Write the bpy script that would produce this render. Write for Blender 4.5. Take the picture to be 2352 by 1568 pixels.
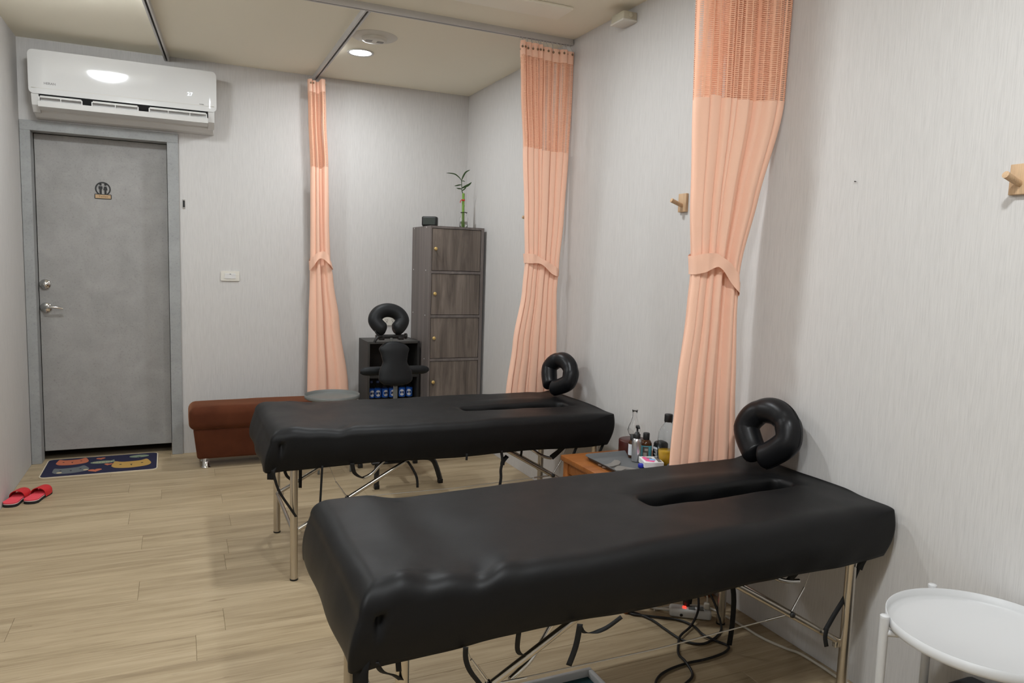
import bpy, bmesh, math, random
from mathutils import Vector, Matrix
PI = math.pi
for o in list(bpy.data.objects):
    bpy.data.objects.remove(o)
scn = bpy.context.scene
COL = scn.collection
random.seed(7)

# ------------------------------------------------------------------ camera
YAW, PITCH, ROLL = 0.430227862, 0.105402641, 0.031746079
cam_d = bpy.data.cameras.new('camera'); cam = bpy.data.objects.new('camera', cam_d); COL.objects.link(cam)
cam_d.sensor_width = 36; cam_d.lens = 25.648; cam_d.clip_start = 0.02
fw = Vector((math.sin(YAW)*math.cos(PITCH), math.cos(YAW)*math.cos(PITCH), -math.sin(PITCH)))
rt = Vector((math.cos(YAW), -math.sin(YAW), 0)); up = rt.cross(fw)
r2 = math.cos(ROLL)*rt + math.sin(ROLL)*up; u2 = -math.sin(ROLL)*rt + math.cos(ROLL)*up
M = Matrix((r2, u2, -fw)).transposed().to_4x4(); M.translation = Vector((0, 0, 1.35))
cam.matrix_world = M
scn.camera = cam

# ------------------------------------------------------------------ world, exposure
w = bpy.data.worlds.new('world'); scn.world = w; w.use_nodes = True
w.node_tree.nodes['Background'].inputs[0].default_value = (0.9, 0.95, 1, 1)
w.node_tree.nodes['Background'].inputs[1].default_value = 0.02
vs = scn.view_settings
vs.view_transform = 'Standard'; vs.look = 'None'; vs.gamma = 1; vs.use_curve_mapping = False
vs.exposure = 0.26

# ceiling lights of the room: (x, y, radius or half side, watts, kind)
DOWNLIGHTS = [(1.03, 4.59, 11), (1.03, 2.70, 14), (1.03, 0.75, 19)]
DOMES = [(-0.45, 3.965, 84, .125), (-0.40, 0.60, 68, .195)]      # round dome lamps, radiance of the glowing shade
CEIL = 2.604
LIGHT_COL = (0.91, 0.96, 1.0)

# ------------------------------------------------------------------ materials
MATS = {}
def mat(name, col=(.8, .8, .8), rough=.5, metal=0, spec=.5, emit=None, estr=0, trans=0, ior=1.45, alpha=1, coat=0, sheen=0):
    if name in MATS: return MATS[name]
    m = bpy.data.materials.new(name); m.use_nodes = True
    b = m.node_tree.nodes['Principled BSDF']
    b.inputs['Base Color'].default_value = (*col, 1)
    b.inputs['Roughness'].default_value = rough; b.inputs['Metallic'].default_value = metal
    b.inputs['Specular IOR Level'].default_value = spec
    b.inputs['Transmission Weight'].default_value = trans; b.inputs['IOR'].default_value = ior
    b.inputs['Coat Weight'].default_value = coat
    b.inputs['Sheen Weight'].default_value = sheen
    if emit: b.inputs['Emission Color'].default_value = (*emit, 1); b.inputs['Emission Strength'].default_value = estr
    MATS[name] = m
    return m
class N:
    """tiny node helper on one material"""
    def __init__(s, m): s.t = m.node_tree; s.b = s.t.nodes['Principled BSDF']
    def n(s, kind, **kw):
        nd = s.t.nodes.new(kind)
        for k, v in kw.items(): setattr(nd, k, v)
        return nd
    def l(s, a, b): s.t.links.new(a, b)
    def coord(s, scale=(1, 1, 1), kind='Object', rnd=None):
        tc = s.n('ShaderNodeTexCoord'); mp = s.n('ShaderNodeMapping'); mp.inputs['Scale'].default_value = scale
        if rnd:
            oi = s.n('ShaderNodeObjectInfo'); mu = s.n('ShaderNodeMath', operation='MULTIPLY'); mu.inputs[1].default_value = rnd
            s.l(oi.outputs['Random'], mu.inputs[0])
            cb = s.n('ShaderNodeCombineXYZ'); s.l(mu.outputs[0], cb.inputs[0]); s.l(mu.outputs[0], cb.inputs[1])
            ad = s.n('ShaderNodeVectorMath', operation='ADD'); s.l(tc.outputs[kind], ad.inputs[0]); s.l(cb.outputs[0], ad.inputs[1])
            s.l(ad.outputs[0], mp.inputs[0])
        else: s.l(tc.outputs[kind], mp.inputs[0])
        return mp.outputs[0]
    def noise(s, vec, scale=1, detail=4, rough=.5, dist=0):
        nd = s.n('ShaderNodeTexNoise'); nd.inputs['Scale'].default_value = scale; nd.inputs['Detail'].default_value = detail
        nd.inputs['Roughness'].default_value = rough; nd.inputs['Distortion'].default_value = dist
        s.l(vec, nd.inputs['Vector']); return nd.outputs['Fac']
    def ramp(s, fac, stops):
        r = s.n('ShaderNodeValToRGB'); e = r.color_ramp.elements
        while len(e) < len(stops): e.new(.5)
        for i, (p, c) in enumerate(stops): e[i].position = p; e[i].color = (*c, 1)
        s.l(fac, r.inputs[0]); return r.outputs[0]
    def mix(s, a, b, fac=.5, mode='MIX'):
        m = s.n('ShaderNodeMix', data_type='RGBA', blend_type=mode)
        if isinstance(fac, (int, float)): m.inputs[0].default_value = fac
        else: s.l(fac, m.inputs[0])
        s.l(a, m.inputs[6]); s.l(b, m.inputs[7]); return m.outputs[2]
    def bump(s, h, strength=.3, dist=.002):
        b = s.n('ShaderNodeBump'); b.inputs['Strength'].default_value = strength; b.inputs['Distance'].default_value = dist
        s.l(h, b.inputs['Height']); s.l(b.outputs[0], s.b.inputs['Normal'])
    def color(s, c): s.l(c, s.b.inputs['Base Color'])

def wallpaper(name, stretch, base):
    m = mat(name, base, .75, spec=.25); k = N(m)
    v = k.coord(stretch)
    a = k.noise(v, 1, 3, .6)
    v2 = k.coord(tuple(q*.35 if q > 20 else q*.6 for q in stretch)); b = k.noise(v2, 1, 2, .5)
    lo = tuple(c*.87 for c in base); hi = tuple(min(1, c*1.06) for c in base)
    c1 = k.ramp(a, [(.26, lo), (.50, base), (.74, hi)])
    c2 = k.ramp(b, [(.35, (.985, .985, .985)), (.65, (1.012, 1.012, 1.012))])
    k.color(k.mix(c1, c2, 1.0, 'MULTIPLY')); k.bump(a, .30, .0008)
    return m
WALLC = (.605, .586, .566)
M_wall_x = wallpaper('wallpaper_side', (720, 640, 13), WALLC)
M_wall_y = wallpaper('wallpaper_back', (640, 720, 13), WALLC)
M_ceil = mat('ceiling_paint', (.87, .82, .685), .8, spec=.2)
k = N(M_ceil); k.bump(k.noise(k.coord((60, 60, 60)), 1, 3), .05, .001)

def floor_mat():
    m = mat('oak_vinyl', (.4, .32, .22), .42, spec=.4); k = N(m)
    v = k.coord((1.3, 17, 1), rnd=37.0)
    a = k.noise(v, 1, 6, .62, .8)
    c = k.ramp(a, [(.24, (.240, .175, .102)), (.42, (.390, .300, .184)), (.58, (.465, .365, .232)), (.78, (.53, .432, .290))])
    v2 = k.coord((4, 160, 1), rnd=11.0); b = k.noise(v2, 1, 4, .6)
    c2 = k.ramp(b, [(.28, (.80, .77, .74)), (.5, (1, 1, 1)), (.75, (1.05, 1.05, 1.04))])
    v3 = k.coord((5.0, 55, 1), rnd=23.0); d = k.noise(v3, 1, 4, .62, .8)
    c3 = k.ramp(d, [(.25, (.45, .38, .32)), (.345, (1, 1, 1))])
    oi = k.n('ShaderNodeObjectInfo'); hv = k.ramp(oi.outputs['Random'], [(0, (.93, .92, .91)), (1, (1.04, 1.04, 1.04))])
    k.color(k.mix(k.mix(k.mix(c, c2, 1, 'MULTIPLY'), c3, .7, 'MULTIPLY'), hv, 1, 'MULTIPLY'))
    k.bump(b, .12, .0006)
    return m
M_floor = floor_mat()
M_gap = mat('plank_joint_dark', (.31, .24, .155), .8)

def concrete(name, base):
    m = mat(name, base, .6, spec=.3); k = N(m)
    a = k.noise(k.coord((5, 5, 5)), 1, 8, .65, .4); b = k.noise(k.coord((90, 90, 90)), 1, 3, .6)
    c = k.ramp(a, [(.3, tuple(q*.86 for q in base)), (.7, tuple(q*1.10 for q in base))])
    c2 = k.ramp(b, [(.25, (.80, .80, .80)), (.42, (1, 1, 1)), (.8, (1.05, 1.05, 1.05))])
    k.color(k.mix(c, c2, 1, 'MULTIPLY')); return m
M_door = concrete('grey_concrete_laminate', (.352, .342, .328))
M_frame = concrete('grey_concrete_frame', (.345, .35, .345))

def leather(name, base, rough, bump=.12):
    m = mat(name, base, rough, spec=.28); k = N(m)
    a = k.noise(k.coord((260, 260, 260)), 1, 3, .55); b = k.noise(k.coord((9, 9, 9)), 1, 3, .5)
    k.bump(a, bump, .0012)
    r = k.n('ShaderNodeMapRange'); r.inputs[3].default_value = rough-.06; r.inputs[4].default_value = rough+.08
    k.l(b, r.inputs[0]); k.l(r.outputs[0], k.b.inputs['Roughness'])
    return m
M_leather = leather('black_faux_leather', (.0042, .0042, .0045), .47)
M_pillow = leather('black_pillow_leather', (.008, .008, .009), .33, .15)
M_chairpad = leather('black_chair_vinyl', (.012, .013, .014), .48)
M_strap = mat('black_webbing', (.006, .006, .006), .8)
M_blackm = mat('black_plastic', (.012, .012, .012), .45)
M_blackframe = mat('black_metal', (.02, .021, .022), .45)
M_chrome = mat('brushed_steel', (.60, .56, .50), .26, 1)
k = N(M_chrome); k.bump(k.noise(k.coord((40, 40, 400)), 1, 2), .05, .0004)
M_chrome2 = mat('polished_chrome', (.72, .71, .69), .12, 1)
M_alu = mat('aluminium_track', (.56, .545, .53), .5, .25)
M_slot = mat('track_slot_shade', (.015, .014, .013), .7)
M_white = mat('white_gloss_plastic', (.70, .695, .68), .07, spec=.5)
M_white2 = mat('white_plastic', (.68, .67, .65), .4)
M_dark = mat('cavity_shade', (.008, .008, .008), .9)  # near-black colour stands in for the shade inside openings
M_cream = mat('cream_plastic', (.66, .63, .56), .45)
M_ivory = mat('ivory_plastic', (.70, .67, .60), .35)
M_beige = mat('aged_beige_plastic', (.52, .48, .37), .5)
M_lamp = mat('lamp_diffuser', (1, 1, 1), .5, emit=(.95, .98, 1), estr=9)
M_lamp2 = mat('panel_diffuser', (1, 1, 1), .5, emit=(.95, .98, 1), estr=9)
M_display = mat('led_digits', (.9, .95, 1), .4, emit=(.85, .9, 1), estr=.9)
M_print = mat('grey_print', (.16, .15, .15), .5)

def fabric(name, base, transl=.25, rough=.85):
    m = mat(name, base, rough, spec=.15, sheen=.1); k = N(m)
    v = k.coord((900, 900, 900)); k.bump(k.noise(v, 1, 2), .10, .0006)
    tr = k.n('ShaderNodeBsdfTranslucent'); tr.inputs[0].default_value = (*base, 1)
    mx = k.n('ShaderNodeMixShader'); mx.inputs[0].default_value = transl
    out = k.t.nodes['Material Output']
    k.l(k.b.outputs[0], mx.inputs[1]); k.l(tr.outputs[0], mx.inputs[2]); k.l(mx.outputs[0], out.inputs[0])
    return m
PEACH = (.98, .61, .45)
M_peach = fabric('peach_curtain_cloth', PEACH, .05)
def net_mat():
    m = fabric('peach_curtain_net', (.97, .56, .38), .12); k = N(m)
    uv = k.n('ShaderNodeUVMap'); sp = k.n('ShaderNodeSeparateXYZ'); k.l(uv.outputs[0], sp.inputs[0])
    def frac(sock, scale):
        a = k.n('ShaderNodeMath', operation='MULTIPLY'); a.inputs[1].default_value = scale; k.l(sock, a.inputs[0])
        f = k.n('ShaderNodeMath', operation='FRACT'); k.l(a.outputs[0], f.inputs[0]); return f.outputs[0]
    fu = frac(sp.outputs[0], 1/.029); fv = frac(sp.outputs[1], 1/.0066)
    gu = k.n('ShaderNodeMath', operation='GREATER_THAN'); gu.inputs[1].default_value = .24; k.l(fu, gu.inputs[0])
    gv = k.n('ShaderNodeMath', operation='GREATER_THAN'); gv.inputs[1].default_value = .50; k.l(fv, gv.inputs[0])
    h = k.n('ShaderNodeMath', operation='MULTIPLY'); k.l(gu.outputs[0], h.inputs[0]); k.l(gv.outputs[0], h.inputs[1])
    out = k.t.nodes['Material Output']; prev = out.inputs[0].links[0].from_socket
    tp = k.n('ShaderNodeBsdfTransparent'); mx = k.n('ShaderNodeMixShader')
    k.l(h.outputs[0], mx.inputs[0]); k.l(prev, mx.inputs[1]); k.l(tp.outputs[0], mx.inputs[2]); k.l(mx.outputs[0], out.inputs[0])
    return m
M_net = net_mat()

def wood(name, dark, light, scale, rough=.5, rnd=None):
    m = mat(name, light, rough); k = N(m)
    a = k.noise(k.coord(scale, rnd=rnd), 1, 6, .6, 1.0)
    b = k.noise(k.coord(tuple(q*7 if q > 8 else q*2.5 for q in scale), rnd=rnd), 1, 3, .6)
    md = tuple((p+q)/2 for p, q in zip(dark, light))
    c = k.ramp(a, [(.28, dark), (.5, md), (.72, light)])
    c2 = k.ramp(b, [(.3, (.82, .81, .80)), (.6, (1.06, 1.06, 1.06))])
    k.color(k.mix(c, c2, 1, 'MULTIPLY')); k.bump(b, .1, .0008)
    return m
M_cab = wood('grey_brown_oak', (.075, .059, .049), (.235, .193, .162), (14, 14, 1.6), .55, rnd=9.0)
M_cabside = wood('grey_brown_oak_side', (.115, .097, .089), (.205, .176, .162), (9, 22, .6), .55)
M_orange = wood('orange_brown_wood', (.21, .067, .014), (.34, .120, .028), (2.5, 26, 12), .38)
M_hook = wood('pale_beech', (.50, .32, .18), (.62, .43, .26), (40, 40, 6), .55)
M_rust = mat('rust_brown_velour', (.1, .03, .012), .9, spec=.2, sheen=.35)
k = N(M_rust); nz = k.noise(k.coord((7, 7, 7)), 1, 4); k.color(k.ramp(nz, [(.3, (.070, .019, .008)), (.7, (.105, .031, .013))]))
k.b.inputs['Sheen Tint'].default_value = (.9, .42, .22, 1); k.b.inputs['Sheen Roughness'].default_value = .4
M_shelf = mat('black_shelf_board', (.022, .021, .020), .5)
M_shelfedge = mat('dark_grey_shelf_face', (.055, .052, .048), .5)
M_gold = mat('brass_knob', (.62, .43, .16), .45, .35)
M_glass = mat('clear_glass', (1, 1, 1), .02, trans=1, ior=1.45)
M_pet = mat('clear_pet', (.95, .97, .98), .06, trans=1, ior=1.2)
M_water = mat('water', (.97, 1, .97), .02, trans=1, ior=1.33)
M_stem = mat('bamboo_green', (.17, .32, .045), .45)
M_leaf = mat('leaf_green', (.035, .075, .020), .5)
M_red = mat('red_ribbon', (.62, .035, .02), .6)
M_greytray = mat('grey_powder_coat', (.15, .155, .145), .5)
M_whitetray = mat('white_powder_coat', (.575, .575, .575), .42)
M_navy = mat('navy_mat_pile', (.014, .014, .045), .95)
M_mattrim = mat('cream_mat_binding', (.66, .58, .44), .8)
M_m_or = mat('mat_print_coral', (.50, .145, .075), .95)
M_m_gr = mat('mat_print_grey', (.135, .145, .150), .95)
M_m_ye = mat('mat_print_mustard', (.48, .29, .075), .95)
M_m_sg = mat('mat_print_sage', (.22, .27, .185), .95)
M_m_cr = mat('mat_print_cream', (.55, .45, .28), .95)
M_m_bk = mat('mat_print_black', (.012, .012, .02), .95)
M_slred = mat('red_rubber_strap', (.62, .022, .028), .5)
M_slpink = mat('coral_pink_footbed', (.80, .085, .115), .7)
M_slwhite = mat('white_midsole', (.8, .75, .72), .6)
M_slblack = mat('black_outsole', (.012, .012, .013), .7)
M_maroon = mat('dark_maroon_lacquer', (.055, .012, .010), .30)
M_amber = mat('amber_glass', (.055, .020, .006), .1)
M_teal = mat('teal_label', (.10, .36, .42), .5)
M_oil = mat('golden_oil', (.80, .44, .015), .08, spec=.5)
M_blue = mat('blue_label', (.015, .11, .50), .4)
M_bluecap = mat('blue_cap', (.012, .02, .32), .4)
M_lblw = mat('label_white', (.72, .74, .78), .5)
M_pinkp = mat('pink_print', (.78, .13, .30), .5)
M_bluep = mat('pale_blue_print', (.22, .46, .82), .5)
M_paper = mat('white_card', (.78, .77, .76), .6)
M_steel = mat('satin_steel_tool', (.42, .40, .37), .35, .8)
M_brush = mat('brushed_aluminium', (.62, .62, .63), .28, .9)
M_cordw = mat('off_white_cable', (.58, .54, .46), .55)
M_redled = mat('red_switch', (.8, .03, .02), .4, emit=(1, .05, .03), estr=1.5)
M_tealbox = mat('dark_teal_cloth', (.008, .050, .060), .8)
M_signwood = mat('sign_wood', (.50, .34, .19), .6)
M_signtext = mat('sign_engraving', (.24, .14, .06), .6)
M_signblack = mat('sign_black', (.010, .010, .010), .5)
M_charcoal = mat('charcoal_cloth', (.040, .040, .045), .85)
M_cable = mat('steel_cable', (.50, .47, .42), .45, .7)

# ------------------------------------------------------------------ mesh helpers
ORG = {}   # object name -> world origin
class MB:
    def __init__(s): s.v = []; s.f = []; s.sm = []; s.uv = None
    def add(s, vs_, fs_, smooth=False):
        b = len(s.v); s.v += [tuple(p) for p in vs_]
        for f in fs_: s.f.append(tuple(b+i for i in f)); s.sm.append(smooth)
        return s
    def box(s, x0, x1, y0, y1, z0, z1, bev=0, seg=2, mtx=None):
        bm = bmesh.new()
        vs_ = [bm.verts.new(p) for p in ((x0,y0,z0),(x1,y0,z0),(x1,y1,z0),(x0,y1,z0),(x0,y0,z1),(x1,y0,z1),(x1,y1,z1),(x0,y1,z1))]
        for f in ((3,2,1,0),(4,5,6,7),(0,1,5,4),(1,2,6,5),(2,3,7,6),(3,0,4,7)): bm.faces.new([vs_[i] for i in f])
        if bev: bmesh.ops.bevel(bm, geom=bm.edges[:], offset=bev, segments=seg, profile=.5, affect='EDGES', clamp_overlap=True)
        s._bm(bm, mtx, bev > 0 and seg > 1); return s
    def _bm(s, bm, mtx=None, smooth=False):
        bm.verts.index_update()
        s.add([(mtx @ v.co if mtx else v.co) for v in bm.verts], [[v.index for v in f.verts] for f in bm.faces], smooth); bm.free()
    def tube(s, pts, r, seg=12, cap=True, closed=False):
        pts = [Vector(p) for p in pts]; n = len(pts); rr = r if hasattr(r, '__len__') else [r]*n
        vs_ = []; prev = None
        for i, p in enumerate(pts):
            a = pts[i-1] if (i or closed) else pts[0]; b = pts[(i+1) % n] if (i < n-1 or closed) else pts[-1]
            t = (b-a).normalized()
            if prev is None:
                ref = Vector((0, 0, 1)) if abs(t.z) < .9 else Vector((1, 0, 0)); u = t.cross(ref).normalized()
            else: u = (prev - t*prev.dot(t)).normalized()
            prev = u; q = t.cross(u)
            for j in range(seg):
                an = 2*PI*j/seg; vs_.append(p + (u*math.cos(an)+q*math.sin(an))*rr[i])
        fs_ = []
        for i in range(n if closed else n-1):
            for j in range(seg):
                a = i*seg+j; b = i*seg+(j+1) % seg; i2 = (i+1) % n
                fs_.append((a, b, i2*seg+(j+1) % seg, i2*seg+j))
        s.add(vs_, fs_, True)
        if cap and not closed:
            s.add(vs_[:seg], [tuple(range(seg))[::-1]]); s.add(vs_[-seg:], [tuple(range(seg))])
        return s
    def lathe(s, prof, c=(0, 0, 0), seg=32, axis='z', smooth=True, cap=True):
        vs_ = []
        for (r, h) in prof:
            for j in range(seg):
                a = 2*PI*j/seg; x, y = r*math.cos(a), r*math.sin(a)
                p = {'z': (x, y, h), 'y': (x, h, y), 'x': (h, x, y)}[axis]
                vs_.append((p[0]+c[0], p[1]+c[1], p[2]+c[2]))
        fs_ = [(i*seg+j, i*seg+(j+1) % seg, (i+1)*seg+(j+1) % seg, (i+1)*seg+j) for i in range(len(prof)-1) for j in range(seg)]
        s.add(vs_, fs_, smooth)
        if cap:
            if prof[0][0] > 1e-4: s.add(vs_[:seg], [tuple(range(seg))[::-1]])
            if prof[-1][0] > 1e-4: s.add(vs_[-seg:], [tuple(range(seg))])
        return s
    def prism(s, pts, fn, d):
        """polygon pts (a,b) -> fn(a,b,h) for h in 0..d"""
        n = len(pts); vs_ = [fn(a, b, 0) for a, b in pts]+[fn(a, b, d) for a, b in pts]
        fs_ = [tuple(range(n))[::-1], tuple(range(n, 2*n))]+[(i, (i+1) % n, n+(i+1) % n, n+i) for i in range(n)]
        s.add(vs_, fs_); return s
    def ribbon(s, pts, wd, axis=(1, 0, 0), th=.0016):
        pts = [Vector(p) for p in pts]; n = len(pts); vs_ = []
        for i, p in enumerate(pts):
            t = (pts[min(i+1, n-1)]-pts[max(i-1, 0)]).normalized()
            ax = Vector(axis); ax = (ax - t*ax.dot(t)).normalized(); nn = t.cross(ax)
            for (a, b) in ((-1, -1), (1, -1), (1, 1), (-1, 1)): vs_.append(p+ax*a*wd/2+nn*b*th/2)
        fs_ = [(i*4+j, i*4+(j+1) % 4, i*4+4+(j+1) % 4, i*4+4+j) for i in range(n-1) for j in range(4)]+[(3, 2, 1, 0), tuple(range(4*n-4, 4*n))]
        s.add(vs_, fs_, True); return s
    def grid(s, rows, smooth=True, closed=False):
        m = len(rows[0]); vs_ = [p for r in rows for p in r]
        fs_ = [(i*m+j, i*m+(j+1) % m, (i+1)*m+(j+1) % m, (i+1)*m+j) for i in range(len(rows)-1) for j in range(m if closed else m-1)]
        s.add(vs_, fs_, smooth); return s
    def build(s, name, m, parent=None, loc=None, label=None, cat=None, group=None, kind=None, uv=None):
        org = Vector(loc) if loc is not None else (ORG[parent.name] if parent else Vector((0, 0, 0)))
        me = bpy.data.meshes.new(name); me.from_pydata([tuple(Vector(p)-org) for p in s.v], [], s.f)
        me.polygons.foreach_set('use_smooth', s.sm)
        if uv:
            ul = me.uv_layers.new(name='UVMap')
            for lp in me.loops: ul.data[lp.index].uv = uv[lp.vertex_index]
        me.materials.append(m); me.update()
        bm = bmesh.new(); bm.from_mesh(me); bmesh.ops.recalc_face_normals(bm, faces=bm.faces[:]); bm.to_mesh(me); bm.free()
        o = bpy.data.objects.new(name, me); COL.objects.link(o)
        if parent: o.parent = parent; ORG[o.name] = org
        else: o.location = org; ORG[o.name] = org
        return tag(o, label, cat, group, kind)
def tag(o, label=None, cat=None, group=None, kind=None):
    if label: o['label'] = label
    if cat: o['category'] = cat
    if group: o['group'] = group
    if kind: o['kind'] = kind
    return o
def thing(name, loc, label=None, cat=None, group=None, kind=None):
    o = bpy.data.objects.new(name, None); COL.objects.link(o); o.location = loc; ORG[o.name] = Vector(loc)
    o.empty_display_size = .05
    return tag(o, label, cat, group, kind)
def smooth_pts(pts, n=8):
    P = [Vector(p) for p in pts]; out = []
    for i in range(len(P)-1):
        p0, p1, p2, p3 = P[max(i-1, 0)], P[i], P[i+1], P[min(i+2, len(P)-1)]
        for j in range(n):
            t = j/n
            out.append(.5*((2*p1)+(p2-p0)*t+(2*p0-5*p1+4*p2-p3)*t*t+(3*p1-p0-3*p2+p3)*t**3))
    return out+[P[-1]]
def rrect(x0, x1, y0, y1, r, n=6):
    out = []
    for cx, cy, a0 in ((x1-r, y1-r, 0), (x0+r, y1-r, 90), (x0+r, y0+r, 180), (x1-r, y0+r, 270)):
        for i in range(n+1):
            a = math.radians(a0+90*i/n); out.append((cx+r*math.cos(a), cy+r*math.sin(a)))
    return out
def text_mb(txt, size, fn, d=.0006, sx=1.0, spacing=1.0, bold=0):
    cu = bpy.data.curves.new('t', 'FONT'); cu.body = txt; cu.size = size; cu.align_x = 'CENTER'; cu.align_y = 'CENTER'; cu.extrude = d
    cu.space_character = spacing; cu.offset = bold; cu.resolution_u = 3
    o = bpy.data.objects.new('t', cu); COL.objects.link(o)
    dg = bpy.context.evaluated_depsgraph_get(); me = bpy.data.meshes.new_from_object(o.evaluated_get(dg))
    mb = MB(); mb.add([fn(v.co.x*sx, v.co.y, v.co.z) for v in me.vertices], [tuple(p.vertices) for p in me.polygons])
    bpy.data.objects.remove(o); bpy.data.curves.remove(cu); bpy.data.meshes.remove(me)
    return mb
def sstep(a, b, x):
    t = max(0, min(1, (x-a)/(b-a))); return t*t*(3-2*t)
def gauss(x, s): return math.exp(-(x/s)**2)
def vnoise(x, y, z=0):
    return (math.sin(x*1.7+y*2.3+z*1.1+.5)+math.sin(x*3.1-y*1.9+z*2.7+1.3)*.6+math.sin(-x*5.3+y*4.7+z*3.9+2.1)*.35)/1.95

# ------------------------------------------------------------------ room shell
XL, XR, YB, YF = -.859, 2.026, 5.338, -1.5
DX0, DX1, DZ = -.802, -.055, 2.063           # door opening
fl = MB().box(XL-.1, XR+.1, YF-.1, YB+.6, -.1, -.004).build('floor', M_gap, kind='structure')
pw, pl = .182, 1.22
rows = int((YB+.1-YF)/pw)+1
cache = {}
for r in range(rows):
    y1 = YB+.098-r*pw; y0 = y1-pw+.0007
    x = XL-random.uniform(.1, 1.1)
    while x < XR:
        a, b = max(x, XL), min(x+pl-.0007, XR)
        if b-a > .02:
            key = round(b-a, 3)
            if key not in cache:
                mb = MB().box(0, b-a, 0, pw-.0007, -.006, 0, .0008, 1); cache[key] = mb.build('plank', M_floor, fl); p = cache[key]
            else:
                p = cache[key].copy(); COL.objects.link(p)
            p.location = (a, y0, 0)
        x += pl
def struct(name, boxes, m):
    mb = MB()
    for b in boxes: mb.box(*b)
    return mb.build(name, m, kind='structure')
struct('wall_left', [(XL-.1, XL, YF-.1, YB+.1, 0, CEIL)], M_wall_x)
struct('wall_right', [(XR, XR+.1, YF-.1, YB+.1, 0, CEIL)], M_wall_x)
struct('wall_back', [(XL, DX0-.02, YB, YB+.1, 0, CEIL), (DX1+.02, XR, YB, YB+.1, 0, CEIL), (DX0-.02, DX1+.02, YB, YB+.1, DZ+.02, CEIL)], M_wall_y)
struct('wall_front', [(XL, XR, YF-.1, YF, 0, CEIL)], M_wall_y)
struct('ceiling', [(XL-.1, XR+.1, YF-.1, YB+.1, CEIL, CEIL+.1)], M_ceil)
struct('wall_beyond', [(XL, .1, YB+.45, YB+.5, 0, CEIL), (XL-.02, XL, YB+.1, YB+.5, 0, CEIL), (.1, .12, YB+.1, YB+.5, 0, CEIL), (XL, .1, YB+.1, YB+.5, 2.3, 2.35)], M_dark)  # room behind the door, its darkness put into the black wall colour

# door with frame
d = thing('door_1', (-.43, YB, 0), 'grey concrete-look door in a matching frame under the air conditioner', 'door', kind='structure')
YD = 5.425
MB().box(DX0+.003, DX1-.003, YD, YD+.04, .056, DZ-.003, .002, 1).build('door_panel', M_door, d)
FO = .018
fr = MB(); fr.box(XL+.002, DX0, YB-FO, YB+.09, 0, DZ, .002, 1); fr.build('door_jamb', M_frame, d)
MB().box(DX1, .012, YB-FO, YB+.09, 0, DZ, .002, 1).build('door_jamb', M_frame, d)
MB().box(XL+.002, .012, YB-FO, YB+.09, DZ, 2.122, .002, 1).build('door_head', M_frame, d)
db = MB().lathe([(.0, YD-.024), (.012, YD-.024), (.017, YD-.02), (.022, YD-.014), (.030, YD-.012), (.032, YD-.006), (.032, YD)], (-.765, 0, 1.132), 28, 'y').build('deadbolt', M_chrome2, d)
MB().box(-.778, -.752, YD-.034, YD-.022, 1.127, 1.137, .003).build('thumb_turn', M_chrome2, db)
hd = MB().lathe([(.0, YD-.015), (.013, YD-.015), (.016, YD-.013), (.030, YD-.010), (.033, YD-.004), (.033, YD)], (-.765, 0, .984), 28, 'y').build('door_handle', M_chrome2, d)
MB().tube(smooth_pts([(-.765, YD-.01, .986), (-.762, YD-.045, .988), (-.735, YD-.052, .990), (-.70, YD-.05, .988), (-.668, YD-.045, .981)], 5), [.010]*6+[.007]*15, 10).build('lever', M_chrome2, hd)
MB().box(DX1-.002, DX1+.004, YD-.02, YD, .01, .07).build('hinge', M_chrome2, d)

# ------------------------------------------------------------------ curtain tracks
def track(a, b, label, zt=CEIL, wd=.030, h=.032):
    a = Vector((*a, 0)); b = Vector((*b, 0)); t = (b-a).normalized(); q = Vector((-t.y, t.x, 0))
    o = thing('curtain_track', (a.x, a.y, zt-h), label, 'curtain track', 'ceiling curtain tracks')
    mb = MB()
    def seg(w0, w1, z0, z1, m):
        vs_ = [p+q*w_+Vector((0, 0, z)) for p in (a, b) for w_, z in ((w0, z0), (w1, z0), (w1, z1), (w0, z1))]
        m.add(vs_, [(0, 1, 2, 3), (7, 6, 5, 4), (0, 4, 5, 1), (1, 5, 6, 2), (2, 6, 7, 3), (3, 7, 4, 0)])
    seg(-wd/2, -.0055, zt-h, zt, mb); seg(.0055, wd/2, zt-h, zt, mb); seg(-.0055, .0055, zt-.008, zt, mb)
    mb.build('rail', M_alu, o)
    s = MB(); seg(-.0054, .0054, zt-h+.012, zt-.008, s); s.build('slot', M_slot, o)  # black filler painted as the shade in the track groove
    return o
TY = 3.725
track((XL+.002, TY), (2.020, TY), 'long grey curtain track running across the ceiling to the right wall')
track((-.155, TY+.02), (-.045, YB-.003), 'grey curtain track above the air conditioner')
track((.875, TY+.02), (.882, YB-.003), 'grey curtain track between the round vent and air conditioner')
TY3 = 2.202
track((XL+.002, TY3), (2.020, TY3), 'curtain track over the tall peach curtain beside the nearest table')

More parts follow.
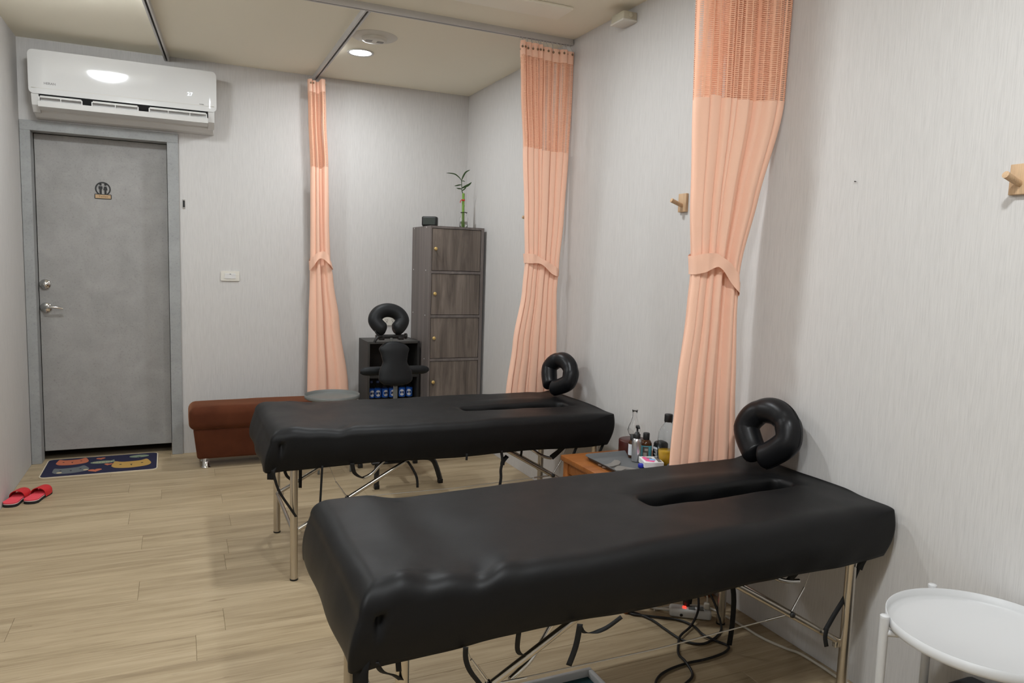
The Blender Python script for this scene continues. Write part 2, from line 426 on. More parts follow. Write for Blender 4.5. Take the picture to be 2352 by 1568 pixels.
# ------------------------------------------------------------------ lights
for i, (x, y, wt) in enumerate(DOWNLIGHTS):
    o = thing('downlight', (x, y, CEIL-.004), ['round lit downlight in the ceiling next to the vent', 'round downlight over the two black tables', 'round downlight over the white tray table'][i], 'light', 'ceiling downlights')
    MB().lathe([(.066, CEIL-.001), (.080, CEIL-.001), (.080, CEIL-.006), (.076, CEIL-.008), (.066, CEIL-.005)], (x, y, 0), 40, cap=False).build('trim_ring', M_white2, o)
    MB().lathe([(.0, CEIL-.004), (.066, CEIL-.004)], (x, y, 0), 40, cap=False).build('diffuser', M_lamp, o)
    ld = bpy.data.lights.new('downlight_lamp', 'AREA'); ld.shape = 'DISK'; ld.size = .13; ld.energy = wt; ld.color = LIGHT_COL
    lo = bpy.data.objects.new('downlight_lamp', ld); COL.objects.link(lo); lo.parent = o; lo.location = (0, 0, -.006)
for i, (x, y, wt, rd) in enumerate(DOMES):
    o = thing('dome_lamp', (x, y, CEIL-.08), ['round white dome lamp on the ceiling in front of the air conditioner', 'round white dome lamp on the ceiling near the photographer'][i], 'light', 'ceiling dome lamps')
    MB().lathe([(rd-.005, CEIL), (rd+.01, CEIL), (rd+.01, CEIL-.012), (rd-.005, CEIL-.012)], (x, y, 0), 48, cap=False).build('base_ring', M_white2, o)
    m_ = mat('dome_glow_%s' % 'ab'[i], (1, 1, 1), .5, emit=LIGHT_COL, estr=wt)
    MB().lathe([(rd, CEIL-.010)]+[(rd*math.cos(PI/2*t/8), CEIL-.010-.07*math.sin(PI/2*t/8)) for t in range(1, 8)]+[(.0, CEIL-.08)], (x, y, 0), 48).build('shade', m_, o)

# exhaust vent
v = thing('ceiling_vent', (1.03, 4.24, CEIL), 'cream round exhaust vent in the ceiling beside the lit downlight', 'vent')
MB().lathe([(.0, CEIL-.010), (.070, CEIL-.010), (.076, CEIL-.006), (.124, CEIL-.004), (.130, CEIL)], (1.03, 4.24, 0), 48).build('rim', M_cream, v)
MB().lathe([(.0, CEIL-.026), (.055, CEIL-.026), (.068, CEIL-.022), (.070, CEIL-.008)], (1.03, 4.24, 0), 48).build('cover', M_cream, v)
for sgn in (-1, 1):
    for j in range(7):
        xx = 1.03+sgn*(.016+j*.0055)
        MB().box(xx-.001, xx+.001, 4.222, 4.258, CEIL-.0272, CEIL-.0255).build('slit', M_print, v)
MB().box(.57, 1.772, 3.262, 3.436, CEIL-.014, CEIL, .004, 2).build('ceiling_access_panel', mat('cream_panel_paint', (.93, .89, .77), .6), loc=(1.17, 3.35, CEIL-.014), label='long cream panel set into the ceiling near the right wall', cat='panel')

# small box high on the right wall
o = thing('junction_box', (2.02, 3.12, 2.5), 'small aged beige box high on the right wall at the ceiling', 'box')
MB().box(1.948, XR, 3.090, 3.200, 2.533, 2.570, .004).build('body', M_beige, o)
MB().box(1.945, XR, 3.087, 3.203, 2.524, 2.534, .003).build('base', M_ivory, o)
MB().lathe([(0, 3.083), (.010, 3.083), (.012, 3.086), (.012, 3.091)], (1.99, 0, 2.553), 20, 'y').build('screw_knob', M_beige, o)

# ------------------------------------------------------------------ air conditioner
M_logo = mat('logo_print', (.27, .26, .255), .4)
ac = thing('air_conditioner', (-.27, YB, 2.13), 'white wall-mounted split air conditioner above the grey door', 'air conditioner')
AX0, AX1 = -.777, .238
prof = [(YB-.002, 2.500), (5.172, 2.500), (5.160, 2.490), (5.155, 2.30), (5.165, 2.262), (5.215, 2.235), (5.215, 2.185), (5.235, 2.160), (5.28, 2.140), (YB-.002, 2.132)]
mb = MB()
rows_ = []
for xx, sc in ((AX0+.012, .9), (AX0+.018, 1), (AX1-.018, 1), (AX1-.012, .9)):
    rows_.append([(xx, YB-(YB-y)*sc, 2.32+(z-2.32)*(.985 if sc < 1 else 1)) for y, z in prof])
mb.grid(rows_, False); n_ = len(prof)
mb.add(rows_[0], [tuple(range(n_))]); mb.add(rows_[-1], [tuple(range(n_))[::-1]])
mb.build('body', M_white2, ac)
for xa, xb in ((AX0+.013, AX0+.05), (AX1-.05, AX1-.013)):      # side cheeks beside the outlet
    MB().prism([(5.165, 2.27), (5.150, 2.25), (5.165, 2.19), (5.21, 2.155), (5.24, 2.155), (5.24, 2.27)], lambda a, b, h, xa=xa: (xa+h, a, b), xb-xa).build('side_cheek', M_white2, ac)
def pany(z):
    t = (z-2.252)/(2.500-2.252); return 5.144-.031*(z-2.252)+.004*max(0, 2*t-1)**4+.003*(t-.5)**2
rows_ = []; back = []; R_ = .028; z0, z1 = 2.252, 2.500
zs = [z0+R_*(1-math.cos(PI/2*i/6)) for i in range(7)]+[z0+R_+(z1-z0-2*R_)*i/10 for i in range(1, 10)]+[z1-R_+R_*math.sin(PI/2*i/6) for i in range(7)]
for z in zs:
    dz = max(0, (z0+R_)-z, z-(z1-R_)); ins = R_-math.sqrt(max(0, R_*R_-dz*dz))
    xa, xb = AX0+ins, AX1-ins; row = []
    for i in range(25):
        t = i/24; x = xa+(xb-xa)*t; e = min(x-AX0, AX1-x)
        row.append((x, pany(z)+.012*max(0, 1-e/.03)**2, z))
    rows_.append(row)
mb = MB().grid(rows_); mb.grid([[(x, y+.014, z) for x, y, z in r][::-1] for r in rows_])
rim = [r[0] for r in rows_]+rows_[-1][1:]+[r[-1] for r in rows_[::-1]][1:]+rows_[0][::-1][1:]
mb.grid([rim, [(x, y+.014, z) for x, y, z in rim]])
fp = mb.build('front_panel', M_white, ac)
MB().box(AX0+.015, AX1-.015, pany(2.285)-.0012, pany(2.285)+.004, 2.2845, 2.2862).build('seam', M_cream, ac)
MB().box(AX0+.055, AX1-.055, 5.150, 5.214, 2.195, 2.262).build('outlet', M_dark, ac)  # black box standing in for the shade inside the air outlet
LX0, LX1 = -.726, .186
vane = MB(); vane.prism([(5.118, 2.176), (5.112, 2.206), (5.117, 2.208), (5.150, 2.196), (5.205, 2.172), (5.204, 2.166), (5.150, 2.172)], lambda a, b, h: (LX0+h, a, b), LX1-LX0)
vo = vane.build('louver', M_white2, ac)
for xa, xb, posts in ((-.722, -.502, (.5,)), (-.455, -.205, (.5,)), (-.150, .180, (.33, .70))):
    f = MB()
    f.box(xa, xb, 5.115, 5.121, 2.226, 2.232, .002); f.box(xa, xa+.005, 5.115, 5.121, 2.204, 2.230); f.box(xb-.005, xb, 5.115, 5.121, 2.204, 2.230)
    for p in posts: f.box(xa+(xb-xa)*p-.002, xa+(xb-xa)*p+.002, 5.115, 5.121, 2.204, 2.228)
    f.box(xa+.004, xb-.004, 5.120, 5.165, 2.229, 2.233); f.box(xa+.004, xb-.004, 5.146, 5.149, 2.196, 2.23)
    f.box(xa+.006, xb-.006, 5.120, 5.148, 2.2325, 2.2385, .002)
    f.build('deflector', M_white2, vo)
text_mb('HERAN', .0185, lambda a, b, h: (-.668+a, pany(2.313)-.001-h, 2.313+b), bold=.0002).build('logo', M_logo, ac)
text_mb('27', .030, lambda a, b, h: (.083+a, pany(2.345)-.0015-h, 2.345+b), spacing=1.1, bold=0).build('display', M_display, ac)
text_mb('R-410A', .008, lambda a, b, h: (.150+a, pany(2.292)-.001-h, 2.292+b)).build('rating_print', M_print, ac)

# ------------------------------------------------------------------ toilet sign on the door
sg = thing('toilet_sign', (-.43, YD, 1.684), 'black round toilet sign with wooden plaque on the grey door', 'sign')
cx, cz, SY = -.432, 1.747, YD-.004
f_ = lambda a, b, h: (cx+a, SY-h+.004, cz+b)
ring = MB(); ro, ri = .044, .0365
vs_ = []; fs_ = []; n = 40
for i in range(n):
    a = math.radians(-62)+math.radians(304)*i/(n-1)
    a = math.radians(-57)+math.radians(294)*i/(n-1)
    for r, h in ((ri, 0), (ro, 0), (ro, .004), (ri, .004)): vs_.append(f_(r*math.cos(a), r*math.sin(a), h))
for i in range(n-1):
    for j in range(4): fs_.append((i*4+j, i*4+(j+1) % 4, i*4+4+(j+1) % 4, i*4+4+j))
ring.add(vs_, fs_); ring.build('ring', M_signblack, sg)
for xo, fem in ((-.013, False), (.014, True)):
    m_ = MB(); m_.prism([(xo+.0065*math.cos(2*PI*i/16), .0275+.0065*math.sin(2*PI*i/16)) for i in range(16)], f_, .004)
    if fem: P_ = [(-.006, .016), (.006, .016), (.0085, .010), (.012, -.006), (.0065, -.006), (.0055, -.034), (-.0055, -.034), (-.0065, -.006), (-.012, -.006), (-.0085, .010)]
    else: P_ = [(-.0095, .017), (.0095, .017), (.011, .013), (.011, .002), (.006, -.004), (.006, -.034), (-.006, -.034), (-.006, -.004), (-.011, .002), (-.011, .013)]
    m_.prism([(xo+a, b) for a, b in P_], f_, .004); m_.build('woman_figure' if fem else 'man_figure', M_signblack, sg)
MB().prism(rrect(-.048, .048, -.064, -.033, .005), f_, .003).build('plaque_border', M_signblack, sg)
MB().prism(rrect(-.0435, .0435, -.060, -.037, .001), f_, .005).build('plaque', M_signwood, sg)
text_mb('Toilet', .017, lambda a, b, h: (cx+.001+a, SY-.0012-h, cz-.0485+b), spacing=1.25, bold=.0003).build('lettering', M_signtext, sg)

# small fittings on the back wall
o = thing('light_switch', (.32, YB, 1.21), 'ivory light switch plate on the back wall right of the door', 'switch')
MB().prism(rrect(.262, .381, 1.177, 1.243, .006), lambda a, b, h: (a, YB-h, b), .008).build('plate', M_ivory, o)
MB().prism(rrect(.286, .357, 1.192, 1.228, .003), lambda a, b, h: (a, YB-.008-h, b), .003).build('rocker', M_white2, o)
MB().box(.317, .327, YB-.0125, YB-.010, 1.222, 1.225).build('indicator', M_print, o)
o = thing('door_latch', (.04, YB, 1.675), 'tiny black and silver latch plate on the wall beside the door', 'latch')
MB().box(.033, .048, YB-.004, YB, 1.645, 1.706, .001, 1).build('plate', M_chrome2, o)
MB().box(.0345, .0465, YB-.009, YB-.003, 1.655, 1.698, .001, 1).build('bolt', M_blackm, o)
for z in (1.650, 1.702): MB().lathe([(0, YB-.006), (.003, YB-.006), (.0035, YB-.003)], (.0405, 0, z), 10, 'y').build('screw', M_chrome2, o)
o = thing('wall_outlet', (1.435, YB, .9), 'ivory wall socket behind the massage chair headrest', 'outlet')
MB().prism(rrect(1.375, 1.495, .866, .936, .006), lambda a, b, h: (a, YB-h, b), .008).build('plate', M_ivory, o)
for cx_ in (1.412, 1.458):
    s_ = MB(); s_.box(cx_-.008, cx_-.006, YB-.0095, YB-.007, .902, .912); s_.box(cx_+.006, cx_+.008, YB-.0095, YB-.007, .902, .912); s_.box(cx_-.0025, cx_+.0025, YB-.0095, YB-.007, .890, .896)
    s_.build('socket_holes', M_dark, o)

# ------------------------------------------------------------------ wooden wall hooks
for (yy, zz, lb) in ((2.647, 1.641, 'pale wooden peg hook on the wall between the two tall peach curtains'), (1.225, 1.614, 'large pale wooden peg hook at the right edge of the photo'), (4.165, 1.638, 'pale wooden peg hook poking out behind the middle peach curtain')):
    o = thing('wall_hook', (XR, yy, zz), lb, 'hook', 'wooden wall hooks')
    MB().box(XR-.014, XR, yy-.027, yy+.027, zz-.040, zz+.040, .002).build('plate', M_hook, o)
    MB().tube([(XR-.012, yy, zz-.012), (XR-.035, yy+.002, zz-.004), (XR-.068, yy+.004, zz+.008)], [.0085, .009, .0095], 16).build('peg', M_hook, o)
MB().lathe([(0, 2.018), (.002, 2.019), (.0012, 2.026)], (0, 1.752, 1.655), 8, 'x').build('wall_nail', M_blackm, loc=(2.02, 1.752, 1.655), label='tiny dark nail in the bare wall right of the nearest curtain', cat='nail')

# ------------------------------------------------------------------ curtains
def interp(tab, z):
    tab = sorted(tab)
    if z <= tab[0][0]: return tab[0][1:]
    for a, b in zip(tab, tab[1:]):
        if z <= b[0]:
            t = (z-a[0])/(b[0]-a[0]); t = t*t*(3-2*t)*.6+t*.4
            return tuple(p+(q-p)*t for p, q in zip(a[1:], b[1:]))
    return tab[-1][1:]
def curtain(label, tab, yc, nf, zs, tie, seed, hooks, group='peach privacy curtains', u0=0.0, skew=(0, 0)):
    """tab rows: (z, x left, x right, amplitude); zs = (top, header bottom, net bottom, hem)"""
    rnd = random.Random(seed)
    ph = [rnd.uniform(-1, 1) for _ in range(12)]
    zt, zh, zn, zb = zs
    o = thing('curtain', ((tab[0][1]+tab[0][2])/2, yc, zb), label, 'curtain', group)
    NC = nf*24+1
    wds = [rnd.uniform(.45, 1.6) for _ in range(nf)]
    if seed == 3: wds[0], wds[1] = 1.6, 1.9
    tw = sum(wds); edges = [0]
    for w_ in wds: edges.append(edges[-1]+w_/tw)
    tilt = [rnd.uniform(-1, 1) for _ in range(nf)]; dep = [rnd.uniform(-1, 1) for _ in range(nf)]; jag = [rnd.uniform(-1, 1) for _ in range(nf)]
    def pt(s, z):
        xl, xr, am = interp(tab, z)
        f = min(nf-1e-6, s*nf); i = int(f); p = f-i
        e0, e1 = edges[i], edges[i+1]
        wob = .010*math.sin(z*2.3+i*1.7+ph[3]*3)*(0 if i == 0 else 1); wob1 = .010*math.sin(z*2.3+(i+1)*1.7+ph[3]*3)*(0 if i == nf-1 else 1)
        e0 += wob; e1 += wob1; d0 = dep[i]*am*.42+am*.18*math.sin(z*1.9+i*2.1)
        nx = dep[(i+1) % nf]*am*.42+am*.18*math.sin(z*1.9+(i+1)*2.1)
        if p < .66:
            t = p/.66; q = e0-.010+(e1-e0+.020)*t
            y = -am+d0+tilt[i]*am*.55*(t-.5)+am*.35*(2*t-1)**4 - am*.10*math.sin(PI*t)
        else:
            t = (p-.66)/.34; q = e1+.010-.020*t-max(0, min(.8*(e1-e0), e1-.07))*math.sin(PI*t)**.8
            ya = -am+d0+tilt[i]*am*.275+am*.35; yb = -am+nx-tilt[(i+1) % nf]*am*.275+am*.35
            y = ya+(yb-ya)*t+(1.55*am)*math.sin(PI*t)
        x = xl+(xr-xl)*min(1, max(0, q))
        y += (skew[0]*sstep(1.3, 2.0, z)+skew[1]*sstep(.7, 1.3, z)*(1-sstep(1.3, 2.0, z)))*min(1, max(0, q))
        return (min(x, XR-.004), min(yc+y, YB-.006), z)
    def jg(s): 
        f = min(nf-1e-6, s*nf); return jag[int(f)]*.007
    W0 = (tab[0][2]-tab[0][1])*2.9
    def piece(name, za, zb_, nz, m, ja=0, jb=0):
        rows_ = []; uv = []
        for i in range(nz+1):
            z = za+(zb_-za)*i/nz; row = []
            for j in range(NC):
                s = j/(NC-1); zz = z+jg(s)*((1-i/nz)*ja+(i/nz)*jb); x_, y_, _ = pt(s, z); row.append((x_, y_, zz)); uv.append((u0+s*W0, zz))
            rows_.append(row)
        return MB().grid(rows_).build(name, m, o, uv=uv)
    hdr = piece('header_band', zt, zh, 6, M_peach, 1.3, 1)
    piece('net_panel', zh, zn, 26, M_net, 1, 1)
    piece('drape', zn, zb, 70, M_peach, 1, 0)
    # tie-back
    zc, th, fz, over = tie
    rows_ = []
    for k_ in range(5):
        row = []
        loop = [(j/28, True) for j in range(29)]+[(1-j/12, False) for j in range(13)]
        for q, front in loop:
            flare = k_/4-.5
            z = zc(q)-th*flare*(1+.20*math.sin(9*q+1))
            xl, xr, am = interp(tab, z)
            sk = skew[0]*sstep(1.3, 2.0, z)*q
            en = min(q, 1-q)
            bulge = sstep(0, .16, en)
            if front: y = yc+sk-am*(.75+1.12*bulge)-.006-.003*math.sin(14*q+k_*.5)
            else: y = yc+sk+am*(.5+.9*bulge)
            x = xl-.004+(xr-xl+.010)*q+(.004*flare)
            row.append((min(x, XR-.004), min(y, YB-.004), z))
        rows_.append(row)
    MB().grid(rows_, True, True).build('tieback', M_peach, o)
    # hooks and eyelets
    if hooks:
        n_, hz = hooks; ring_ = None
        for i in range(n_):
            s = (i+.5)/n_; x, y, z = pt(s, zt-.012)
            hk = MB().tube([(x, yc, hz), (x, yc, hz-.006), (x+.001, (y+yc)/2-.003, (hz+z)/2), (x, y-.003, z-.004), (x, y-.002, z-.012)], .0011, 6).build('curtain_hook', M_alu, o)
            MB().tube([(x+.0042*math.cos(2*PI*t/12), y-.0025, z-.012+.0042*math.sin(2*PI*t/12)) for t in range(12)], .0020, 6, closed=True).build('eyelet', M_brass, o)
            MB().box(x-.0025, x+.0025, yc-.003, yc+.003, hz+.001, hz+.007, .001, 1).build('glider', M_white2, hk)
    return o
M_brass = mat('dull_brass_eyelet', (.26, .17, .09), .35, .8)
curtain('large peach curtain tied back at the right wall beside the nearest black table',
        [(2.57, 1.676, 2.022, .040), (2.30, 1.684, 2.022, .038), (1.965, 1.692, 2.022, .034), (1.62, 1.710, 1.975, .030), (1.345, 1.735, 1.940, .028), (1.20, 1.727, 1.938, .028), (.9, 1.697, 1.955, .026), (.64, 1.682, 1.972, .025), (.30, 1.668, 1.98, .025)],
        2.202, 9, (2.53, 2.45, 1.968, .30), (lambda q: 1.368+.022*math.sin(PI*min(1, q*1.15))-.085*max(0, q-.35)/.65, .058, 0, -.004), 3, (20, 2.566), skew=(-.085, 0))
curtain('middle peach curtain tied back behind the far black table',
        [(2.57, 1.692, 2.020, .030), (2.30, 1.708, 2.018, .030), (1.98, 1.735, 2.010, .028), (1.62, 1.760, 1.995, .026), (1.36, 1.775, 1.975, .026), (1.20, 1.765, 1.965, .028), (.9, 1.715, 1.975, .032), (.62, 1.680, 1.985, .036), (.30, 1.645, 1.99, .040)],
        TY, 8, (2.538, 2.468, 1.985, .30), (lambda q: 1.385-.075*sstep(.15, 1, q), .045, 0, .006), 11, (21, 2.570))
curtain('narrow peach curtain bunched against the back wall above the rust ottoman',
        [(2.57, .815, .930, .040), (2.30, .822, .938, .040), (1.97, .836, .955, .040), (1.6, .838, .962, .038), (1.35, .838, .972, .036), (1.20, .836, .995, .036), (.9, .828, 1.040, .040), (.45, .820, 1.105, .045), (.30, .818, 1.12, .045)],
        5.245, 4, (2.548, 2.468, 1.970, .30), (lambda q: 1.372-.075*(2*q-1)**2, .055, 0, .012), 5, (5, 2.570))

# ------------------------------------------------------------------ massage tables
NS_L, NS_S, NCR = 220, 48, 6
def outline(x0, x1, y0, y1, r):
    P = []
    def side(a, b, n):
        for i in range(n): t = i/n; P.append((a[0]+(b[0]-a[0])*t, a[1]+(b[1]-a[1])*t))
    def cor(cx, cy, a0):
        for i in range(NCR): a = math.radians(a0+90*i/NCR); P.append((cx+r*math.cos(a), cy+r*math.sin(a)))
    side((x0+r, y0), (x1-r, y0), NS_L); cor(x1-r, y0+r, -90)
    side((x1, y0+r), (x1, y1-r), NS_S); cor(x1-r, y1-r, 0)
    side((x1-r, y1), (x0+r, y1), NS_L); cor(x0+r, y1-r, 90)
    side((x0, y1-r), (x0, y0+r), NS_S); cor(x0+r, y0+r, 180)
    return P
def massage_table(label, x0, x1, y0, y1, zt, zh, slot, legs, sh, style, straps, arcs):
    o = thing('massage_table', ((x0+x1)/2, (y0+y1)/2, 0), label, 'massage table', 'black massage tables')
    sx0, sx1, sy0, sy1 = slot
    def wr(x, y, z):
        """gentle sag and creases of the loose cover (z offset on top)"""
        u = x-x0; vv = y-y0; W = y1-y0
        e = .0035*vnoise(x*4, y*5)+.0012*vnoise(x*13, y*11, 2)
        e += .013*sstep(.25, .15, u)*(.35+.65*style)-.004*gauss(u-.28, .06)*style-.006*gauss(vv-W, .10)*gauss(u-.33, .16)*style
        e -= .006*sstep(.16, .0, x1-x)*0.8                                   # droop at the head end
        e -= .014*gauss(u-.155-.25*vv, .035)*sstep(.17, .02, vv)*style         # creases at the near corner
        e += .009*gauss(u-.085-.3*vv, .030)*sstep(.15, .01, vv)*style
        e -= .012*gauss(u-.27-.45*vv, .035)*sstep(.16, .02, vv)*style
        e += .007*gauss(u-.33-.4*vv, .04)*sstep(.15, .02, vv)*style
        # lifted lip round the slot
        dx = max(sx0-x, 0, x-sx1); dy = max(sy0-y, 0, y-sy1); dd = math.hypot(dx, dy)
        e -= .006*gauss(dd, .03)
        if y > sy1: e += .007*gauss(dd-.07, .04)*sstep(sx0-.05, sx0+.1, x)*sstep(sx1, sx1-.25, x)
        return e
    def push(x, y, z):
        k_ = (zt-z)/(zt-zh)
        n_ = .004*vnoise(x*7+y*3, y*6-x*2, z*9)
        return n_*k_
    rows_ = []
    so = outline(sx0, sx1, sy0, sy1, min(.028, (sy1-sy0)/2-.002))
    so2 = outline(sx0-.012, sx1+.012, sy0-.012, sy1+.012, .034)
    ni = .034+.018*style
    top = outline(x0+.050, x1-.014, y0+ni, y1-.036, .012)
    rows_.append([(x, y, zt-.13) for x, y in so])
    for kz in (.10, .06, .035): rows_.append([(x, y+.004*math.sin(x*30+kz*40), zt-kz+wr(x, y, zt)) for x, y in so])
    rows_.append([(x, y, zt-.014+wr(x, y, zt)) for x, y in so])
    rows_.append([(x+(a-x)*.35, y+(b-y)*.35, zt-.005+wr(x, y, zt)) for (x, y), (a, b) in zip(so, so2)])
    NT = 26
    for i in range(NT+1):
        t = i/NT; row = []
        for (a, b), (c, d_) in zip(so2, top):
            x, y = a+(c-a)*t, b+(d_-b)*t; row.append((x, y, zt+wr(x, y, zt)))
        rows_.append(row)
    def drop(x, y):
        return .034+.014*style*sstep(y0+.2, y0+.06, y)+.010*sstep(x0+.10, x0+.01, x)-.036*sstep(x1-.16, x1-.01, x)
    for i in range(1, 9):
        a = PI/2*i/8; k_ = 1-math.sin(a); row = []
        for x, y in outline(x0+.050*k_, x1-.014*k_, y0+ni*k_, y1-.036*k_, .012):
            row.append((x, y, zt-drop(x, y)*(1-math.cos(a))+wr(x, y, zt)*(1-.5*i/8)))
        rows_.append(row)
    edge = rows_[-1]; NSD = 12
    for i in range(1, NSD+1):
        t = i/NSD; row = []
        bul = .006*math.sin(PI*min(1, t*1.05))-.004*t
        lo = .022*math.sin(PI*t*.62); ro_ = .010*math.sin(PI*t*.9)-.028*t*t
        for j, (x, y) in enumerate(outline(x0-lo, x1+ro_, y0-bul, y1+bul, .012)):
            ez = edge[j][2]; zz = ez+(zh-ez)*t
            ax, ay = x-x0, y-y0
            p_ = .004*vnoise(x*7+y*3, y*6-x*2, zz*9)*t
            q_ = gauss(ax-.046+.012*t, .0085)*sstep(.10, .0, ay)*sstep(.65, .0, t)*1.3
            y += .022*q_*(.4+.6*style)
            if ay < .02: y += p_
            elif y > y1-.02: y -= p_
            elif ax < .03: x -= p_*1.5
            cn = gauss(math.hypot(x-x0, y-y0), .04); zz -= t*t*.006*cn
            zz += t*t*.004*math.sin(x*9+1)
            cn2 = gauss(math.hypot(x-x1, y-y0), .10); zz += t*t*.006*cn2
            row.append((x, y, zz))
        rows_.append(row)
    last = rows_[-1]; cx_, cy_ = (x0+x1)/2, (y0+y1)/2
    rows_.append([(x+(cx_-x)*.008, y+(cy_-y)*.02, z+.001) for x, y, z in last])
    rows_.append([(x+(cx_-x)*.010, y+(cy_-y)*.022, z+.05) for x, y, z in last])
    rows_ = [[(x, y+sh*(x-x0), z) for x, y, z in r] for r in rows_]
    cover = MB().grid(rows_, True, True).build('cover', M_leather, o)
    MB().box(x0+.06, x1-.06, y0+.06, y1-.07, zh+.025, zh+.045).build('deck', M_blackm, o)
    fl_ = [(x0+.016, y0+.016, zh+.02), (x0+.006, y0+.008, zh-.002), (x0+.004, y0+.003, zh-.034)]
    MB().ribbon(smooth_pts(fl_, 4), .034, (.75, -.66, 0), .006).build('corner_flap', M_leather, cover)
    lx0, lx1, ly0, ly1 = legs
    r = .016
    for lx in (lx0, lx1):
        for ly in (ly0, ly1):
            lg = MB().tube([(lx, ly, .006), (lx, ly, zh+.03)], r, 20).build('leg', M_chrome, o)
            MB().lathe([(0, .0005), (r+.0005, .0005), (r+.001, .002), (r+.001, .007)], (lx, ly, 0), 20).build('foot_cap', M_blackm, lg)
        MB().tube([(lx, ly0, .20), (lx, ly1, .20)], .0085, 14).build('crossbar', M_chrome, o)
        s = 1 if lx == lx0 else -1; xe = lx0+.53 if s > 0 else lx1-.50
        for ly in (ly0+.014, ly1-.014):
            br = MB().tube([(lx+s*.008, ly, .205), (xe, ly, zh+.005)], .0095, 14).build('brace', M_chrome, o)
            MB().box(lx+min(0, s*.03), lx+max(0, s*.03), ly-.008, ly+.008, .190, .215, .003).build('bracket', M_chrome2, br)
        kx = lx+s*.225; kz = .205+(zh-.2)*.225/abs(xe-lx)
        for ly in (ly0+.014, ly1-.014):
            MB().lathe([(0, ly-.014), (.008, ly-.013), (.009, ly-.009), (.009, ly+.009)], (kx, 0, kz), 14, 'y').build('pivot_knob', M_blackm, o)
            MB().tube([(kx, ly, kz), (kx-s*.05, ly, kz+.075)], .0032, 8).build('stay_rod', M_chrome2, o)
            MB().tube([(kx-s*.05, ly, kz+.075), (kx-s*.09, ly, zh+.02)], .0012, 6).build('stay_wire', M_cable, o)
    ka, kb = lx0+.225, lx1-.225; kz0 = .205+(zh-.2)*.225/.53; kz1 = .205+(zh-.2)*.225/.50
    for ly in (ly0+.014, ly1-.014):
        MB().tube([(ka, ly-.002, kz0), ((ka+kb)/2, ly-.002, (kz0+kz1)/2-.010), (kb, ly-.002, kz1)], .0020, 8).build('tension_cable', M_cable, o)
        for a_, b_, zz in ((ka, ka+.10, kz0), (kb, kb-.10, kz1)): MB().tube([(a_, ly-.002, zz), (b_, ly-.002, zz-.003)], .0036, 8).build('cable_sleeve', M_chrome2, o)
    for pts in arcs: MB().tube(smooth_pts(pts, 5), .0075, 12).build('support_arc', M_chrome2, o)
    for pts, wd in straps: MB().ribbon(smooth_pts(pts, 4), wd, (1, -.42, 0)).build('strap', M_strap, cover)
    return o
massage_table('nearest long black massage table with a face slot, in front of the photo', .335, 2.002, 1.452, 2.098, .648, .488, (1.29, 1.875, 1.735, 1.828), (.452, 1.880, 1.530, 2.090), .020, 1.0,
    [([(.372, 1.455, .495), (.39, 1.47, .462), (.425, 1.50, .43), (.45, 1.52, .40)], .012), ([(.423, 1.47, .495), (.425, 1.47, .478), (.427, 1.47, .455)], .012),
     ([(.573, 1.445, .495), (.578, 1.455, .46), (.592, 1.46, .425), (.625, 1.47, .375), (.64, 1.475, .33)], .012), ([(.716, 1.47, .49), (.728, 1.50, .435), (.745, 1.52, .405), (.765, 1.535, .39)], .012),
     ([(.867, 1.445, .495), (.867, 1.455, .45), (.863, 1.46, .42), (.852, 1.465, .382)], .014), ([(.868, 1.448, .492), (.885, 1.455, .466), (.917, 1.46, .457), (.95, 1.455, .466), (.985, 1.445, .492)], .010),
     ([(1.70, 1.93, .47), (1.752, 1.9, .26), (1.764, 1.9, .14), (1.760, 1.905, .03)], .018), ([(1.925, 1.52, .505), (1.884, 1.535, .375), (1.83, 1.535, .305), (1.79, 1.53, .262)], .014),
     ([(1.795, 1.528, .272), (1.788, 1.526, .245), (1.797, 1.526, .212)], .013), ([(1.912, 1.500, .505), (1.895, 1.505, .475), (1.885, 1.505, .455)], .020), ([(1.705, 1.55, .49), (1.71, 1.58, .445), (1.70, 1.60, .41)], .022)],
    [[(.93, 1.60, .50), (.875, 1.60, .42), (.845, 1.60, .372), (.80, 1.58, .342), (.74, 1.56, .318)], [(1.60, 1.60, .47), (1.64, 1.60, .428), (1.69, 1.60, .408), (1.74, 1.60, .400)]])
